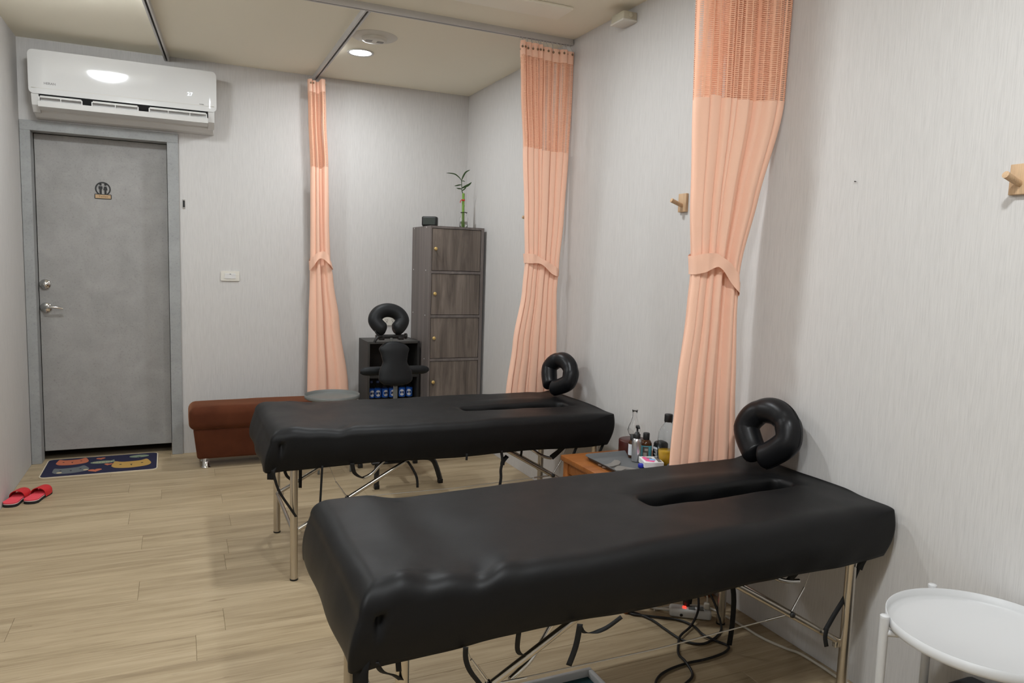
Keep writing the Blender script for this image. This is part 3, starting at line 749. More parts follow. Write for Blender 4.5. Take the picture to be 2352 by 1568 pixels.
massage_table('far black massage table with a face slot, behind the nearest table', .325, 1.925, 3.005, 3.672, .645, .488, (1.255, 1.815, 3.262, 3.362), (.424, 1.870, 3.050, 3.631), -.024, .45,
    [([(.332, 2.985, .50), (.357, 3.0, .41), (.405, 3.02, .323), (.43, 3.03, .28)], .011), ([(.415, 3.3, .49), (.421, 3.3, .394), (.447, 3.3, .358)], .014), ([(.528, 2.985, .50), (.525, 2.99, .424), (.520, 2.99, .33), (.515, 2.995, .29)], .009),
     ([(.531, 3.6, .49), (.531, 3.6, .311), (.53, 3.6, .223)], .016), ([(.651, 2.985, .50), (.662, 3.0, .458), (.685, 3.02, .432), (.712, 3.04, .415)], .018), ([(.905, 3.03, .475), (.93, 3.03, .436), (.948, 3.03, .395), (.952, 3.03, .352)], .011),
     ([(1.333, 2.985, .50), (1.343, 2.99, .45), (1.336, 2.99, .41), (1.338, 2.99, .37), (1.331, 2.99, .32)], .013), ([(1.385, 3.03, .46), (1.36, 3.02, .44), (1.352, 3.01, .425)], .02), ([(1.636, 3.4, .48), (1.636, 3.4, .372), (1.64, 3.42, .325)], .012),
     ([(1.665, 2.99, .495), (1.650, 3.03, .455), (1.625, 3.045, .428)], .026), ([(1.733, 2.985, .50), (1.716, 2.99, .45)], .013), ([(1.882, 2.985, .50), (1.860, 2.99, .445)], .013), ([(1.165, 2.985, .50), (1.164, 2.985, .47)], .010)],
    [[(.83, 3.06, .50), (.787, 3.05, .466), (.758, 3.05, .434), (.734, 3.05, .419), (.710, 3.05, .411)], [(1.48, 3.06, .50), (1.53, 3.05, .470), (1.566, 3.05, .446), (1.602, 3.05, .430), (1.628, 3.05, .424)]])

# face pillows (horseshoes with touching ends)
def face_pillow(label, c, yaw, lean, roll, R=(.098, .104), rr=.052, gap=.10):
    o = thing('face_pillow', (c[0], c[1], c[2]-.14), label, 'pillow', 'black horseshoe face pillows')
    mtx = Matrix.Translation(Vector(c)) @ Matrix.Rotation(yaw, 4, 'Z') @ Matrix.Rotation(lean, 4, 'Y') @ Matrix.Rotation(roll, 4, 'X')
    pts = []; rad = []; n = 72
    for i in range(n+1):
        t = i/n; a = -PI/2+gap+(2*PI-2*gap)*t
        y, z = R[0]*math.cos(a), R[1]*math.sin(a)
        if z < 0: y *= 1-.50*(-z/R[1])**1.1
        pts.append(mtx @ Vector((0, y, z)))
        e = min(t, 1-t)*n
        rad.append(rr*min(1, math.sqrt(max(.0001, 1-(1-min(1, (e+.25)/5))**2)))*(1+.012*math.sin(i*.55+1)-.06*gauss(i-n*.62, 1.6)-.04*gauss(i-n*.40, 1.4)))
    mb = MB().tube(pts, rad, 28)
    mb.build('cushion', M_pillow, o)
    seam = []
    for i in range(4, n-3):
        t = i/n; a = -PI/2+gap+(2*PI-2*gap)*t
        y, z = (R[0]+rr*1.0)*math.cos(a), (R[1]+rr*1.0)*math.sin(a)
        if z < 0: y *= 1-.34*(-z/(R[1]+rr))**1.1
        seam.append(mtx @ Vector((0, y, z)))
    MB().tube(seam, .0016, 6).build('seam', M_pillow, o)
    return o
face_pillow('black horseshoe face pillow standing on the nearest table against the wall', (1.922, 1.962, .770), 0.15, math.radians(16), math.radians(5), R=(.092, .086), rr=.0465, gap=.13)
face_pillow('black horseshoe face pillow leaning on the far table against the wall', (1.880, 3.470, .760), .30, math.radians(18), math.radians(20), R=(.088, .080), rr=.0435, gap=.13)

# ------------------------------------------------------------------ ottoman
o = thing('ottoman', (.55, 5.0, 0), 'rust brown velour ottoman bench along the back wall', 'ottoman')
def softbox(x0, x1, y0, y1, z0, z1, r, puff=.01, taper=0, seg=8):
    bm = bmesh.new()
    bmesh.ops.create_cube(bm, size=1)
    for v_ in bm.verts: v_.co = Vector(((x0+x1)/2+v_.co.x*(x1-x0), (y0+y1)/2+v_.co.y*(y1-y0), (z0+z1)/2+v_.co.z*(z1-z0)))
    if taper:
        for v_ in bm.verts:
            if v_.co.z < (z0+z1)/2: v_.co.x += taper*(1 if v_.co.x < (x0+x1)/2 else -1); v_.co.y += taper*(1 if v_.co.y < (y0+y1)/2 else -1)
    bmesh.ops.bevel(bm, geom=bm.edges[:], offset=r, segments=5, profile=.5, affect='EDGES')
    bmesh.ops.subdivide_edges(bm, edges=[e for e in bm.edges if e.calc_length() > .08], cuts=6, use_grid_fill=True)
    for v_ in bm.verts:
        a = min(1, max(0, (v_.co.x-x0)/(x1-x0))); b = min(1, max(0, (v_.co.y-y0)/(y1-y0)))
        if v_.co.z > (z0+z1)/2: v_.co.z += puff*min(1, 4*math.sin(PI*a)**.5*math.sin(PI*b))*(.8+.2*vnoise(v_.co.x*6, v_.co.y*6))
    return bm
mb = MB(); mb._bm(softbox(.045, 1.02, 4.865, 5.150, .252, .392, .042, .012), None, True); mb.build('cushion', M_rust, o)
mb = MB(); mb._bm(softbox(.070, 1.00, 4.880, 5.140, .060, .256, .018, 0, .022), None, True); mb.build('base', M_rust, o)
for x, y in ((.142, 4.93), (.142, 5.09), (.93, 4.93), (.93, 5.09)):
    MB().lathe([(0, 0), (.028, 0), (.029, .004), (.027, .008), (.021, .010), (.021, .075)], (x, y, 0), 24).build('foot', M_chrome2, o)

# ------------------------------------------------------------------ tray tables
def tray_table(name, label, cx, cy, r, zt, rim, m, posts, leg_r, group, under=False):
    o = thing(name, (cx, cy, 0), label, 'side table', group)
    MB().lathe([(0, zt-rim), (r-.006, zt-rim), (r-.001, zt-rim+.003), (r, zt-rim+.008), (r, zt), (r-.002, zt), (r-.003, zt-rim+.009), (r-.010, zt-rim+.003), (0, zt-rim+.003)], (cx, cy, 0), 72).build('tray', m, o)
    for a in posts:
        a = math.radians(a); ca, sa = math.cos(a), math.sin(a); R_ = r-.03 if under else r+leg_r+.001; zl = zt-rim-.001 if under else zt+.004
        x, y = cx+R_*ca, cy+R_*sa
        lg = MB().tube([(x, y, .006), (x, y, zl)], leg_r, 18).build('leg', m, o)
        if not under: MB().lathe([(0, zt+.006), (leg_r*.8, zt+.006), (leg_r*1.02, zt+.002), (leg_r*1.02, zt-.002)], (x, y, 0), 18).build('leg_cap', m, lg)
        MB().lathe([(0, 0), (leg_r*1.05, 0), (leg_r*1.05, .008)], (x, y, 0), 16).build('leg_foot', m, lg)
    for i in range(len(posts)//2):
        a = math.radians(posts[i]); R_ = r-.03 if under else r+leg_r
        for zz, nm in ((zt-rim-.012-i*.001, 'support_bar'),):
            MB().tube([(cx+R_*math.cos(a), cy+R_*math.sin(a), zz), (cx-R_*math.cos(a), cy-R_*math.sin(a), zz)], leg_r*.8, 12).build(nm, m, o)
    return o
tray_table('tray_table', 'white round metal tray table at the bottom right corner', 1.792, 1.062, .220, .500, .028, M_whitetray, (146, 65, 326, 245), .0112, 'round tray tables')
tray_table('tray_table', 'grey round metal tray table in front of the rust ottoman', .884, 4.655, .172, .490, .026, M_greytray, (45, 135, 225, 315), .007, 'round tray tables', True)

# ------------------------------------------------------------------ cabinet
CX0, CX1, CY0, CY1, CZ = 1.600, 2.004, 4.905, 5.332, 1.600
o = thing('locker_cabinet', (1.8, 5.1, 0), 'tall grey-brown wood locker cabinet in the far corner', 'cabinet')
MB().box(CX0, CX0+.013, CY0-.003, CY1, 0, CZ, .001, 1).build('side_panel', M_cabside, o)
MB().box(CX1-.022, CX1, CY0-.003, CY1, 0, CZ, .001, 1).build('side_panel', M_cabside, o)
MB().box(CX0+.013, CX1-.022, CY0-.003, CY1, CZ-.016, CZ).build('top_panel', M_cabside, o)
MB().box(CX0+.013, CX1-.022, CY1-.008, CY1, 0, CZ-.016).build('back_panel', M_cabside, o)
zs_ = [1.584, 1.2790, .968, .657, .346, .03]
for i in range(5):
    zt_, zb_ = zs_[i]-(.013 if i else .003), zs_[i+1]+.011
    MB().box(CX0+.013, CX1-.022, CY0-.003, CY1-.01, zs_[i+1]-.010, zs_[i+1]+.008).build('shelf_board', M_cabside, o)
    dr = MB().box(CX0+.0155, CX1-.0255, CY0, CY0+.014, zb_, zt_, .001, 1).build('cabinet_door', M_cab, o)
    MB().lathe([(0, CY0-.024), (.008, CY0-.0235), (.012, CY0-.020), (.0125, CY0-.016), (.006, CY0-.010), (.005, CY0)], (1.637, 0, 1.441-.314*i), 20, 'y').build('knob', M_gold, dr)
for z in (1.603-.012, 1.288, .968, .655, .343):
    for y in (4.993, 5.288): MB().lathe([(0, CX0-.0012), (.004, CX0-.001), (.0045, CX0)], (0, y, z), 10, 'x').build('screw_cover', M_paper, o)
# digital clock
o = thing('desk_clock', (1.655, 5.02, CZ), 'small black digital clock on the left of the locker top', 'clock')
rz = Matrix.Translation((1.642, 5.05, CZ+.036)) @ Matrix.Rotation(-.55, 4, 'Z')
MB().box(-.055, .055, -.028, .028, -.034, .034, .011, 4, rz).build('case', M_blackm, o)
MB().box(-.044, .044, -.0292, -.026, -.024, .024, .002, 1, rz).build('screen', mat('clock_screen', (.040, .048, .042), .25), o)
MB().box(-.050, .050, -.022, .022, -.036, -.033, 0, 2, rz).build('foot', M_blackm, o)
# lucky bamboo in a vase
o = thing('bamboo_vase', (1.918, 5.10, CZ), 'clear glass vase with a single lucky bamboo stalk on the locker', 'plant')
MB().lathe([(.0, CZ+.001), (.027, CZ+.001), (.030, CZ+.004), (.030, CZ+.05), (.031, CZ+.075), (.021, CZ+.092), (.021, CZ+.108), (.027, CZ+.118), (.0255, CZ+.118), (.0195, CZ+.108), (.0195, CZ+.092), (.029, CZ+.075), (.028, CZ+.05), (.028, CZ+.007), (0, CZ+.006)], (1.918, 5.10, 0), 32).build('vase', M_glass, o)
MB().lathe([(0, CZ+.0075), (.0275, CZ+.0075), (.0275, CZ+.05), (0, CZ+.05)], (1.918, 5.10, 0), 28).build('water', M_water, o)
stp = [(1.915, 5.10, CZ+.009), (1.913, 5.10, CZ+.06), (1.912, 5.10, CZ+.12), (1.911, 5.10, CZ+.20), (1.911, 5.10, CZ+.255)]
mb = MB().tube(smooth_pts(stp, 6), .0095, 12)
st = mb.build('stalk', M_stem, o)
for z in (.05, .11, .165, .215): MB().lathe([(.0093, -.003), (.0112, 0), (.0093, .003)], (1.9125, 5.10, CZ+z), 12, cap=False).build('node', M_stem, st)
MB().tube(smooth_pts([(1.909, 5.10, CZ+.245), (1.899, 5.10, CZ+.275), (1.897, 5.10, CZ+.30), (1.893, 5.10, CZ+.345)], 5), [.0035]*6+[.0028]*10, 8).build('shoot', M_leaf, o)
MB().lathe([(.0098, -.006), (.0116, -.004), (.0116, .004), (.0098, .006)], (1.9115, 5.10, CZ+.205), 14, cap=False).build('ribbon', M_red, o)
MB().tube(smooth_pts([(1.904, 5.09, CZ+.206), (1.893, 5.085, CZ+.207), (1.885, 5.085, CZ+.198), (1.881, 5.085, CZ+.185)], 4), .0028, 6).build('ribbon_tail', M_red, o)
def leaf(pts, wd, par):
    P = smooth_pts(pts, 5); n = len(P); rows_ = []
    for i, p in enumerate(P):
        t = i/(n-1); w_ = wd*math.sin(PI*min(1, t*.92+.06))**.8
        d_ = (P[min(i+1, n-1)]-P[max(i-1, 0)]).normalized(); q = d_.cross(Vector((0, 1, .25))).normalized()
        rows_.append([p-q*w_, p+Vector((0, .15*w_, 0)), p+q*w_])
    MB().grid(rows_).build('leaf', M_leaf, par)
lf = [([(1.893, 5.10, 1.945), (1.872, 5.09, 1.965), (1.835, 5.08, 1.985), (1.790, 5.07, 1.988), (1.762, 5.06, 1.985)], .0042), ([(1.893, 5.10, 1.945), (1.905, 5.10, 1.975), (1.925, 5.10, 2.008), (1.958, 5.10, 2.028)], .0062),
      ([(1.897, 5.10, 1.892), (1.915, 5.08, 1.902), (1.940, 5.07, 1.917), (1.957, 5.06, 1.935)], .0085), ([(1.896, 5.10, 1.915), (1.875, 5.09, 1.912), (1.850, 5.08, 1.905), (1.832, 5.08, 1.902)], .0048),
      ([(1.897, 5.10, 1.885), (1.880, 5.09, 1.886), (1.862, 5.08, 1.885), (1.848, 5.08, 1.888)], .0048), ([(1.898, 5.10, 1.872), (1.908, 5.09, 1.880), (1.918, 5.08, 1.892), (1.922, 5.08, 1.90)], .0045), ([(1.893, 5.10, 1.940), (1.902, 5.09, 1.943), (1.915, 5.08, 1.937)], .003)]
for pts, wd in lf: leaf(pts, wd, o)

# ------------------------------------------------------------------ black open shelf with water bottles
SX0, SX1, SY0, SY1, SZ = 1.205, 1.585, 5.055, 5.332, .776
o = thing('open_shelf', (1.39, 5.19, 0), 'black open shelf unit against the back wall left of the locker', 'shelf')
MB().box(SX0, SX0+.016, SY0, SY1, 0, SZ, .001, 1).build('side_panel', M_shelfedge, o)
MB().box(SX1-.016, SX1, SY0, SY1, 0, SZ, .001, 1).build('side_panel', M_shelf, o)
MB().box(SX0+.016, SX1-.016, SY0, SY1, SZ-.016, SZ, .001, 1).build('top_board', M_shelfedge, o)
MB().box(SX0+.016, SX1-.016, SY1-.006, SY1, 0, SZ-.016).build('back_panel', M_shelf, o)
for z in (.03, .262, .530): MB().box(SX0+.016, SX1-.016, SY0+.004, SY1-.006, z-.016, z).build('shelf_board', M_shelf, o)
M_bcap = mat('dark_blue_bottle_cap', (.02, .035, .10), .4)
def bottle(x, y, z, label, rotz=0.0):
    o = thing('water_bottle', (x, y, z), label, 'bottle', 'water bottles on the black shelf')
    MB().lathe([(0, .001), (.020, .001), (.023, .006), (.0235, .05), (.022, .055), (.0235, .060), (.0235, .15), (.021, .170), (.012, .192), (.011, .203), (.013, .204), (.013, .207), (.011, .208), (.011, .215)], (x, y, z), 24).build('bottle_body', M_pet, o)
    MB().lathe([(.0242, .104), (.0242, .164), (.0238, .166), (.0238, .102)], (x, y, z), 24, cap=False).build('label', M_blue, o)
    MB().lathe([(0, .226), (.0125, .226), (.0135, .222), (.0135, .208)], (x, y, z), 18).build('cap', M_bcap, o)
    lg = MB(); vs_ = []; n = 20
    for i in range(n):
        t = 2*PI*i/n; a = -PI/2+rotz+.78*math.cos(t); vs_.append((x+.0247*math.cos(a), y+.0247*math.sin(a), z+.134+.023*math.sin(t)))
    vs_.append((x+.0256*math.cos(-PI/2+rotz), y+.0256*math.sin(-PI/2+rotz), z+.134))
    lg.add(vs_, [(i, (i+1) % n, n) for i in range(n)], True); lo = lg.build('logo', M_lblw, o)
    mk = MB()
    for da, dz, hh in ((-.32, -.002, .010), (-.12, 0, .016), (.10, .001, .009), (.32, -.001, .011)):
        a = -PI/2+rotz+da; cxx, cyy = x+.0262*math.cos(a), y+.0262*math.sin(a)
        mk.box(cxx-.0014, cxx+.0014, cyy-.0006, cyy+.0006, z+.136+dz-hh/2, z+.136+dz+hh/2)
    mk.box(x-.005, x+.004, y-.0268, y-.0258, z+.139, z+.1408)
    mk.build('logo_print', M_signblack, lo)
    return o
BL = ['leftmost blue-label water bottle on the black shelf', 'second blue-label water bottle from the left on the black shelf', 'third blue-label water bottle from the left, beside the chair pad', 'blue-label water bottle half hidden behind the chair post', 'blue-label water bottle just right of the chair post', 'rightmost blue-label water bottle on the black shelf']
for (x, ro_, lb) in zip((1.247, 1.297, 1.349, 1.402, 1.478, 1.532), (.25, -.05, .15, .1, -.3, -.35), BL): bottle(x, 5.125, .262, lb, ro_)

# ------------------------------------------------------------------ massage chair
o = thing('massage_chair', (1.25, 4.4, 0), 'black padded massage chair with horseshoe headrest near the far corner', 'chair')
hc = Vector((1.213, 4.53, .968)); mt = Matrix.Translation(hc) @ Matrix.Rotation(math.radians(-24), 4, 'X')
pts = []; rad = []; n = 60; gp = .40
for i in range(n+1):
    t = i/n; a = -PI/2+gp+(2*PI-2*gp)*t
    x, z = .088*math.cos(a), .072*math.sin(a)
    if z < 0: x *= 1-.25*(-z/.072)
    pts.append(mt @ Vector((x, 0, z))); e = min(t, 1-t)*n
    rad.append(.0445*math.sqrt(max(.02, 1-(1-min(1, (e+.6)/5))**2)))
MB().tube(pts, rad, 24).build('headrest', M_chairpad, o)
mb = MB().box(1.125, 1.315, 4.49, 4.53, .858, .882, .006); mb.box(1.14, 1.175, 4.48, 4.525, .850, .872, .004); mb.box(1.265, 1.30, 4.48, 4.525, .850, .872, .004); mb.lathe([(0, 1.31), (.018, 1.31), (.018, 1.325), (0, 1.325)], (0, 4.505, .872), 14, 'x')
hm = mb.build('headrest_mount', M_blackm, o)
MB().tube(smooth_pts([(1.16, 4.485, .872), (1.135, 4.475, .872), (1.115, 4.47, .855), (1.108, 4.47, .838)], 4), [.007]*5+[.009]*8, 10).build('lever', M_blackm, hm)
MB().tube(smooth_pts([(1.14, 4.49, .88), (1.122, 4.49, .895), (1.118, 4.50, .915)], 4), .005, 8).build('clip', M_blackm, hm)
MB().box(1.212, 1.230, 4.49, 4.50, .80, .872, .002).build('headrest_post', M_greytray, o)
# chest pad
rows_ = []
for i in range(31):
    t = i/30; z = .566+(.842-.566)*t; y = 4.43+.05*t
    wd = (.105-.030*math.sin(PI*sstep(.0, 1, t)**.9)**1.6)
    wd = interp([(0, .100), (.15, .110), (.30, .106), (.54, .078), (.70, .086), (.84, .100), (1, .080)], t)[0]
    e = min(t, 1-t)/(.22 if t > .5 else .16); cap_ = math.sqrt(max(0.0, 1-(1-min(1, e))**2)); tt = .032*(.25+.75*cap_) if cap_ > 0 else .001; wd2 = wd*(.35+.65*cap_)
    if i in (0, 30): wd2, tt = .02, .004
    cxx = 1.238+.002*math.sin(3*t)-.006*t
    rows_.append([(cxx+wd2*math.copysign(abs(math.cos(a))**.75, math.cos(a)), y+tt*math.copysign(abs(math.sin(a))**.75, math.sin(a)), z) for a in [2*PI*j/32 for j in range(32)]])
mb = MB().grid(rows_, True, True); mb.add(rows_[0], [tuple(range(32))[::-1]]); mb.add(rows_[-1], [tuple(range(32))])
mb.build('chest_pad', M_chairpad, o)
xs = [1.052+(.46)*i/24 for i in range(25)]
MB().tube([(x, 4.62, .634) for x in xs], [.029*math.sqrt(max(.02, 1-(1-min(1, min(i, 24-i)/3+.1))**2)) for i in range(25)], 20).build('armrest', M_chairpad, o)
MB().box(1.226, 1.252, 4.44, 4.452, .40, .60, .002, 2).build('chest_post', M_greytray, o)
MB().tube([(1.24, 4.45, .60), (1.24, 4.62, .615)], .011, 10).build('arm_bracket', M_blackframe, o)
mb = MB(); mb._bm(softbox(1.10, 1.38, 3.98, 4.26, .36, .43, .03, .008), None, True); mb.build('seat', M_chairpad, o)
MB().tube([(1.24, 4.10, .36), (1.24, 4.24, .17)], .013, 12).build('seat_post', M_blackframe, o)
MB().tube([(1.24, 4.44, .42), (1.24, 4.32, .20), (1.24, 4.15, .165)], .013, 12).build('main_post', M_blackframe, o)
def sqtube(pts, h):
    mb = MB(); mb.tube(smooth_pts(pts, 6), h, 4); return mb
sqtube([(1.051, 4.15, .022), (1.051, 4.15, .09), (1.056, 4.15, .145), (1.09, 4.15, .165), (1.20, 4.15, .168), (1.34, 4.15, .168), (1.395, 4.15, .150), (1.422, 4.15, .10), (1.447, 4.15, .022)], .016).build('leg_frame', M_blackframe, o)
sqtube([(1.06, 4.62, .022), (1.06, 4.62, .12), (1.09, 4.62, .165), (1.24, 4.62, .168), (1.39, 4.62, .165), (1.42, 4.62, .12), (1.43, 4.62, .022)], .016).build('leg_frame', M_blackframe, o)
MB().tube([(1.24, 4.15, .168), (1.24, 4.62, .168)], .014, 10).build('base_bar', M_blackframe, o)
for x, y in ((1.051, 4.15), (1.447, 4.15), (1.06, 4.62), (1.43, 4.62)): MB().box(x-.015, x+.015, y-.014, y+.014, 0, .026, .003).build('foot', M_blackm, o)
MB().box(1.02, 1.20, 4.13, 4.17, .150, .163, .003).build('knee_bracket', M_blackm, o)

# ------------------------------------------------------------------ side table and what stands on it
TZ = .5
o = thing('side_table', (1.79, 2.55, 0), 'orange-brown wooden side table between the two black tables', 'table')
MB().box(1.562, 2.020, 2.275, 2.838, TZ-.024, TZ, .003).build('tabletop', M_orange, o)
for b in ((1.585, 2.0, 2.80, 2.815), (1.585, 2.0, 2.298, 2.313), (1.580, 1.595, 2.31, 2.80), (1.99, 2.005, 2.31, 2.80)): MB().box(*b, TZ-.075, TZ-.024).build('apron', M_orange, o)
for x in (1.572, 1.972):
    for y in (2.285, 2.790): MB().box(x, x+.038, y, y+.038, 0, TZ-.024, .003).build('leg', M_orange, o)
o = thing('serving_tray', (1.75, 2.62, TZ), 'grey rectangular tray lying on the orange-brown side table', 'tray')
def trayrows(x0, x1, y0, y1, z):
    R_ = []
    for ins, dz in ((.0, .022), (.002, .023), (.006, .021), (.016, .005), (.022, .002), (.06, .002)): R_.append([(x, y, z+dz) for x, y in rrect(x0+ins, x1-ins, y0+ins, y1-ins, max(.006, .03-ins))])
    return R_
R1 = trayrows(1.622, 1.905, 2.35, 2.742, TZ)
mb = MB().grid(R1, True, True); mb.add(R1[-1], [tuple(range(len(R1[-1])))]); lowr = [[(x, y, z-.0018) for x, y, z in r] for r in R1]
mb.grid(lowr[::-1], True, True); mb.add(lowr[-1], [tuple(range(len(lowr[-1])))[::-1]]); mb.build('tray_body', mat('grey_tray_plastic', (.115, .12, .122), .5), o)
# metal scraping tools
def tool(pts, label, z):
    mb = MB().prism(pts, lambda a, b, h: (a, b, z+h), .006); mb.build('massage_tool', M_steel, loc=(pts[0][0], pts[0][1], z), label=label, cat='tool', group='steel massage tools')
tool([(1.628, 2.622), (1.660, 2.608), (1.690, 2.620), (1.735, 2.660), (1.748, 2.650), (1.742, 2.622), (1.715, 2.590), (1.675, 2.575), (1.640, 2.572), (1.626, 2.585), (1.646, 2.598)], 'curved steel scraping tool lying on the grey tray, the farther one', TZ+.003)
tool([(1.690, 2.570), (1.704, 2.572), (1.740, 2.520), (1.760, 2.470), (1.750, 2.465), (1.722, 2.505), (1.700, 2.520), (1.670, 2.505), (1.650, 2.515), (1.660, 2.545)], 'steel scraping tool on the grey tray, nearer the black table', TZ+.003)
# maroon drum with glass diffuser
o = thing('round_box', (1.905, 2.765, TZ), 'dark maroon round box at the back of the side table', 'box')
MB().lathe([(0, TZ+.0005), (.069, TZ+.0005), (.070, TZ+.003), (.070, TZ+.060), (.068, TZ+.063), (0, TZ+.063)], (1.905, 2.765, 0), 48).build('drum', M_maroon, o)
MB().lathe([(0, TZ+.0640), (.012, TZ+.0640), (.012, TZ+.0632)], (1.903, 2.765, 0), 20).build('socket', M_blackm, o)
zb = TZ+.064
MB().lathe([(0.001, zb), (.010, zb+.002), (.013, zb+.010), (.026, zb+.03), (.030, zb+.045), (.026, zb+.062), (.016, zb+.085), (.011, zb+.105), (.010, zb+.122), (.013, zb+.136), (.014, zb+.138), (.0125, zb+.138), (.0088, zb+.122), (.0095, zb+.105), (.0145, zb+.085), (.0245, zb+.062), (.0285, zb+.045), (.0245, zb+.03), (.0115, zb+.010), (0.001, zb+.004)], (1.903, 2.765, 0), 32).build('glass_diffuser', M_glass, loc=(1.903, 2.765, zb), label='clear teardrop glass diffuser on the maroon round box', cat='diffuser')
# pump bottle
bx, by = 1.826, 2.628; bz = TZ+.004
o = thing('pump_bottle', (bx, by, bz), 'brushed aluminium bottle with a black pump on the grey tray', 'bottle')
MB().lathe([(0, 0), (.019, 0), (.0205, .003), (.0205, .085), (.0195, .094), (.015, .102), (.0135, .104)], (bx, by, bz), 32).build('bottle_body', M_brush, o)
pm = MB().lathe([(.0148, .100), (.0148, .121), (.013, .123), (.009, .124), (.0085, .130), (.004, .131), (.004, .148), (.008, .148), (.0085, .158), (.006, .160), (0, .160)], (bx, by, bz), 24).build('pump', M_blackm, o)
MB().tube(smooth_pts([(bx, by, bz+.154), (bx-.004, by-.014, bz+.156), (bx-.006, by-.022, bz+.152)], 4), .0042, 8).build('nozzle', M_blackm, pm)
o = thing('small_bottle', (1.846, 2.690, TZ+.004), 'small dark bottle with a white label hidden behind the aluminium pump bottle', 'bottle')
MB().lathe([(0, 0), (.017, 0), (.0175, .003), (.0175, .068), (.010, .080)], (1.846, 2.690, TZ+.004), 24).build('bottle_body', M_amber, o)
MB().lathe([(.0178, .012), (.0178, .062)], (1.846, 2.690, TZ+.004), 24, cap=False).build('label', M_lblw, o)
MB().lathe([(.011, .078), (.011, .104), (0, .105)], (1.846, 2.690, TZ+.004), 20).build('cap', M_blackm, o)
# amber bottle, teal label
bx, by = 1.885, 2.642; bz = TZ+.004
o = thing('amber_bottle', (bx, by, bz), 'dark amber bottle with a teal label beside the aluminium pump bottle', 'bottle')
MB().lathe([(0, 0), (.0245, 0), (.026, .003), (.026, .066), (.025, .075), (.020, .085), (.013, .091), (.012, .094)], (bx, by, bz), 32).build('bottle_body', M_amber, o)
MB().lathe([(.0264, .006), (.0266, .066)], (bx, by, bz), 36, cap=False).build('label', M_teal, o)
MB().lathe([(.0135, .088), (.0145, .090), (.0145, .118), (.013, .120), (0, .120)], (bx, by, bz), 24).build('cap', M_blackm, o)
def curved(x, y, z, r, a0, a1, z0, z1, n=8): return [[(x+r*math.cos(a0+(a1-a0)*i/n), y+r*math.sin(a0+(a1-a0)*i/n), z+zz) for i in range(n+1)] for zz in (z0, z1)]
MB().grid(curved(bx, by, bz, .0270, math.radians(205), math.radians(262), .014, .062)).build('label_picture', mat('label_photo', (.085, .075, .062), .5), o)
MB().grid(curved(bx, by, bz, .0274, math.radians(212), math.radians(246), .020, .036)).build('label_picture', mat('label_photo_light', (.34, .31, .27), .5), o)
MB().grid(curved(bx, by, bz, .0274, math.radians(224), math.radians(256), .044, .054)).build('label_picture', MATS['label_photo_light'], o)
# black jar with label
o = thing('black_jar', (1.952, 2.602, TZ), 'squat black bottle with a printed label beside the clear oil bottle', 'bottle')
MB().box(1.914, 1.964, 2.577, 2.634, TZ, TZ+.090, .014, 4).build('jar_body', M_blackm, o)
MB().box(1.9128, 1.9145, 2.584, 2.626, TZ+.020, TZ+.068).build('label', M_signblack, o)
MB().box(1.9122, 1.9135, 2.586, 2.624, TZ+.055, TZ+.065).build('label_stripe', M_lblw, o)
for i in range(6): MB().box(1.9122, 1.9135, 2.588, 2.588+.018+.012*((i*7) % 3)/2, TZ+.024+i*.005, TZ+.0262+i*.005).build('label_text', M_paper, o)
# big clear bottle with golden oil
bx, by = 1.916, 2.530
o = thing('oil_bottle', (bx, by, TZ), 'tall clear bottle half full of golden oil with a black cap', 'bottle')
MB().lathe([(0, .001), (.038, .001), (.041, .004), (.041, .130), (.039, .150), (.028, .172), (.0165, .188), (.0155, .200), (.0145, .200), (.0155, .188), (.027, .171), (.038, .149), (.040, .130), (.040, .006), (0, .004)], (bx, by, TZ), 36).build('bottle_body', M_pet, o)
MB().lathe([(0, .0065), (.039, .0065), (.039, .068), (0, .068)], (bx, by, TZ), 36).build('oil', M_oil, o)
MB().lathe([(.0175, .196), (.018, .198), (.018, .226), (.0165, .229), (0, .230)], (bx, by, TZ), 28).build('cap', M_blackm, o)
MB().grid(curved(bx, by, TZ, .0417, math.radians(-95), math.radians(10), .062, .108)).build('label', mat('silver_label', (.42, .42, .43), .4), o)
# card box with pink and blue print
o = thing('card_box', (1.84, 2.53, TZ), 'small white card box with pink and blue print on the grey tray', 'box')
rz = Matrix.Translation((1.846, 2.548, TZ+.021)) @ Matrix.Rotation(-.35, 4, 'Z')
MB().box(-.042, .042, -.060, .040, -.012, .012, .001, 1, rz).build('carton', M_paper, o)
f2 = lambda a, b, h: tuple(rz @ Vector((a, b, .0122+h)))
MB().prism([(-.03, -.04), (.0, -.055), (.012, -.03), (-.006, .02), (-.022, .034), (-.034, .02)], f2, .0004).build('pink_print', M_pinkp, o)
MB().prism([(-.012, -.026), (.012, -.03), (.018, -.008), (-.006, .0)], f2, .0008).build('blue_print', M_bluep, o)
MB().prism([(-.015, .006), (.008, .002), (.006, .016), (-.012, .02)], f2, .0008).build('grey_print', M_m_gr, o)
MB().prism([(.020, -.052), (.036, -.052), (.036, .03), (.022, .03)], f2, .0006).build('dark_print', M_print, o)
MB().lathe([(0, .001), (.012, .001), (.013, .004), (.013, .014), (.011, .017), (0, .018)], (1.789, 2.535, TZ+.003), 24).build('blue_cap', M_bluecap, loc=(1.789, 2.535, TZ+.003), label='small glossy blue round cap beside the card box', cat='cap')

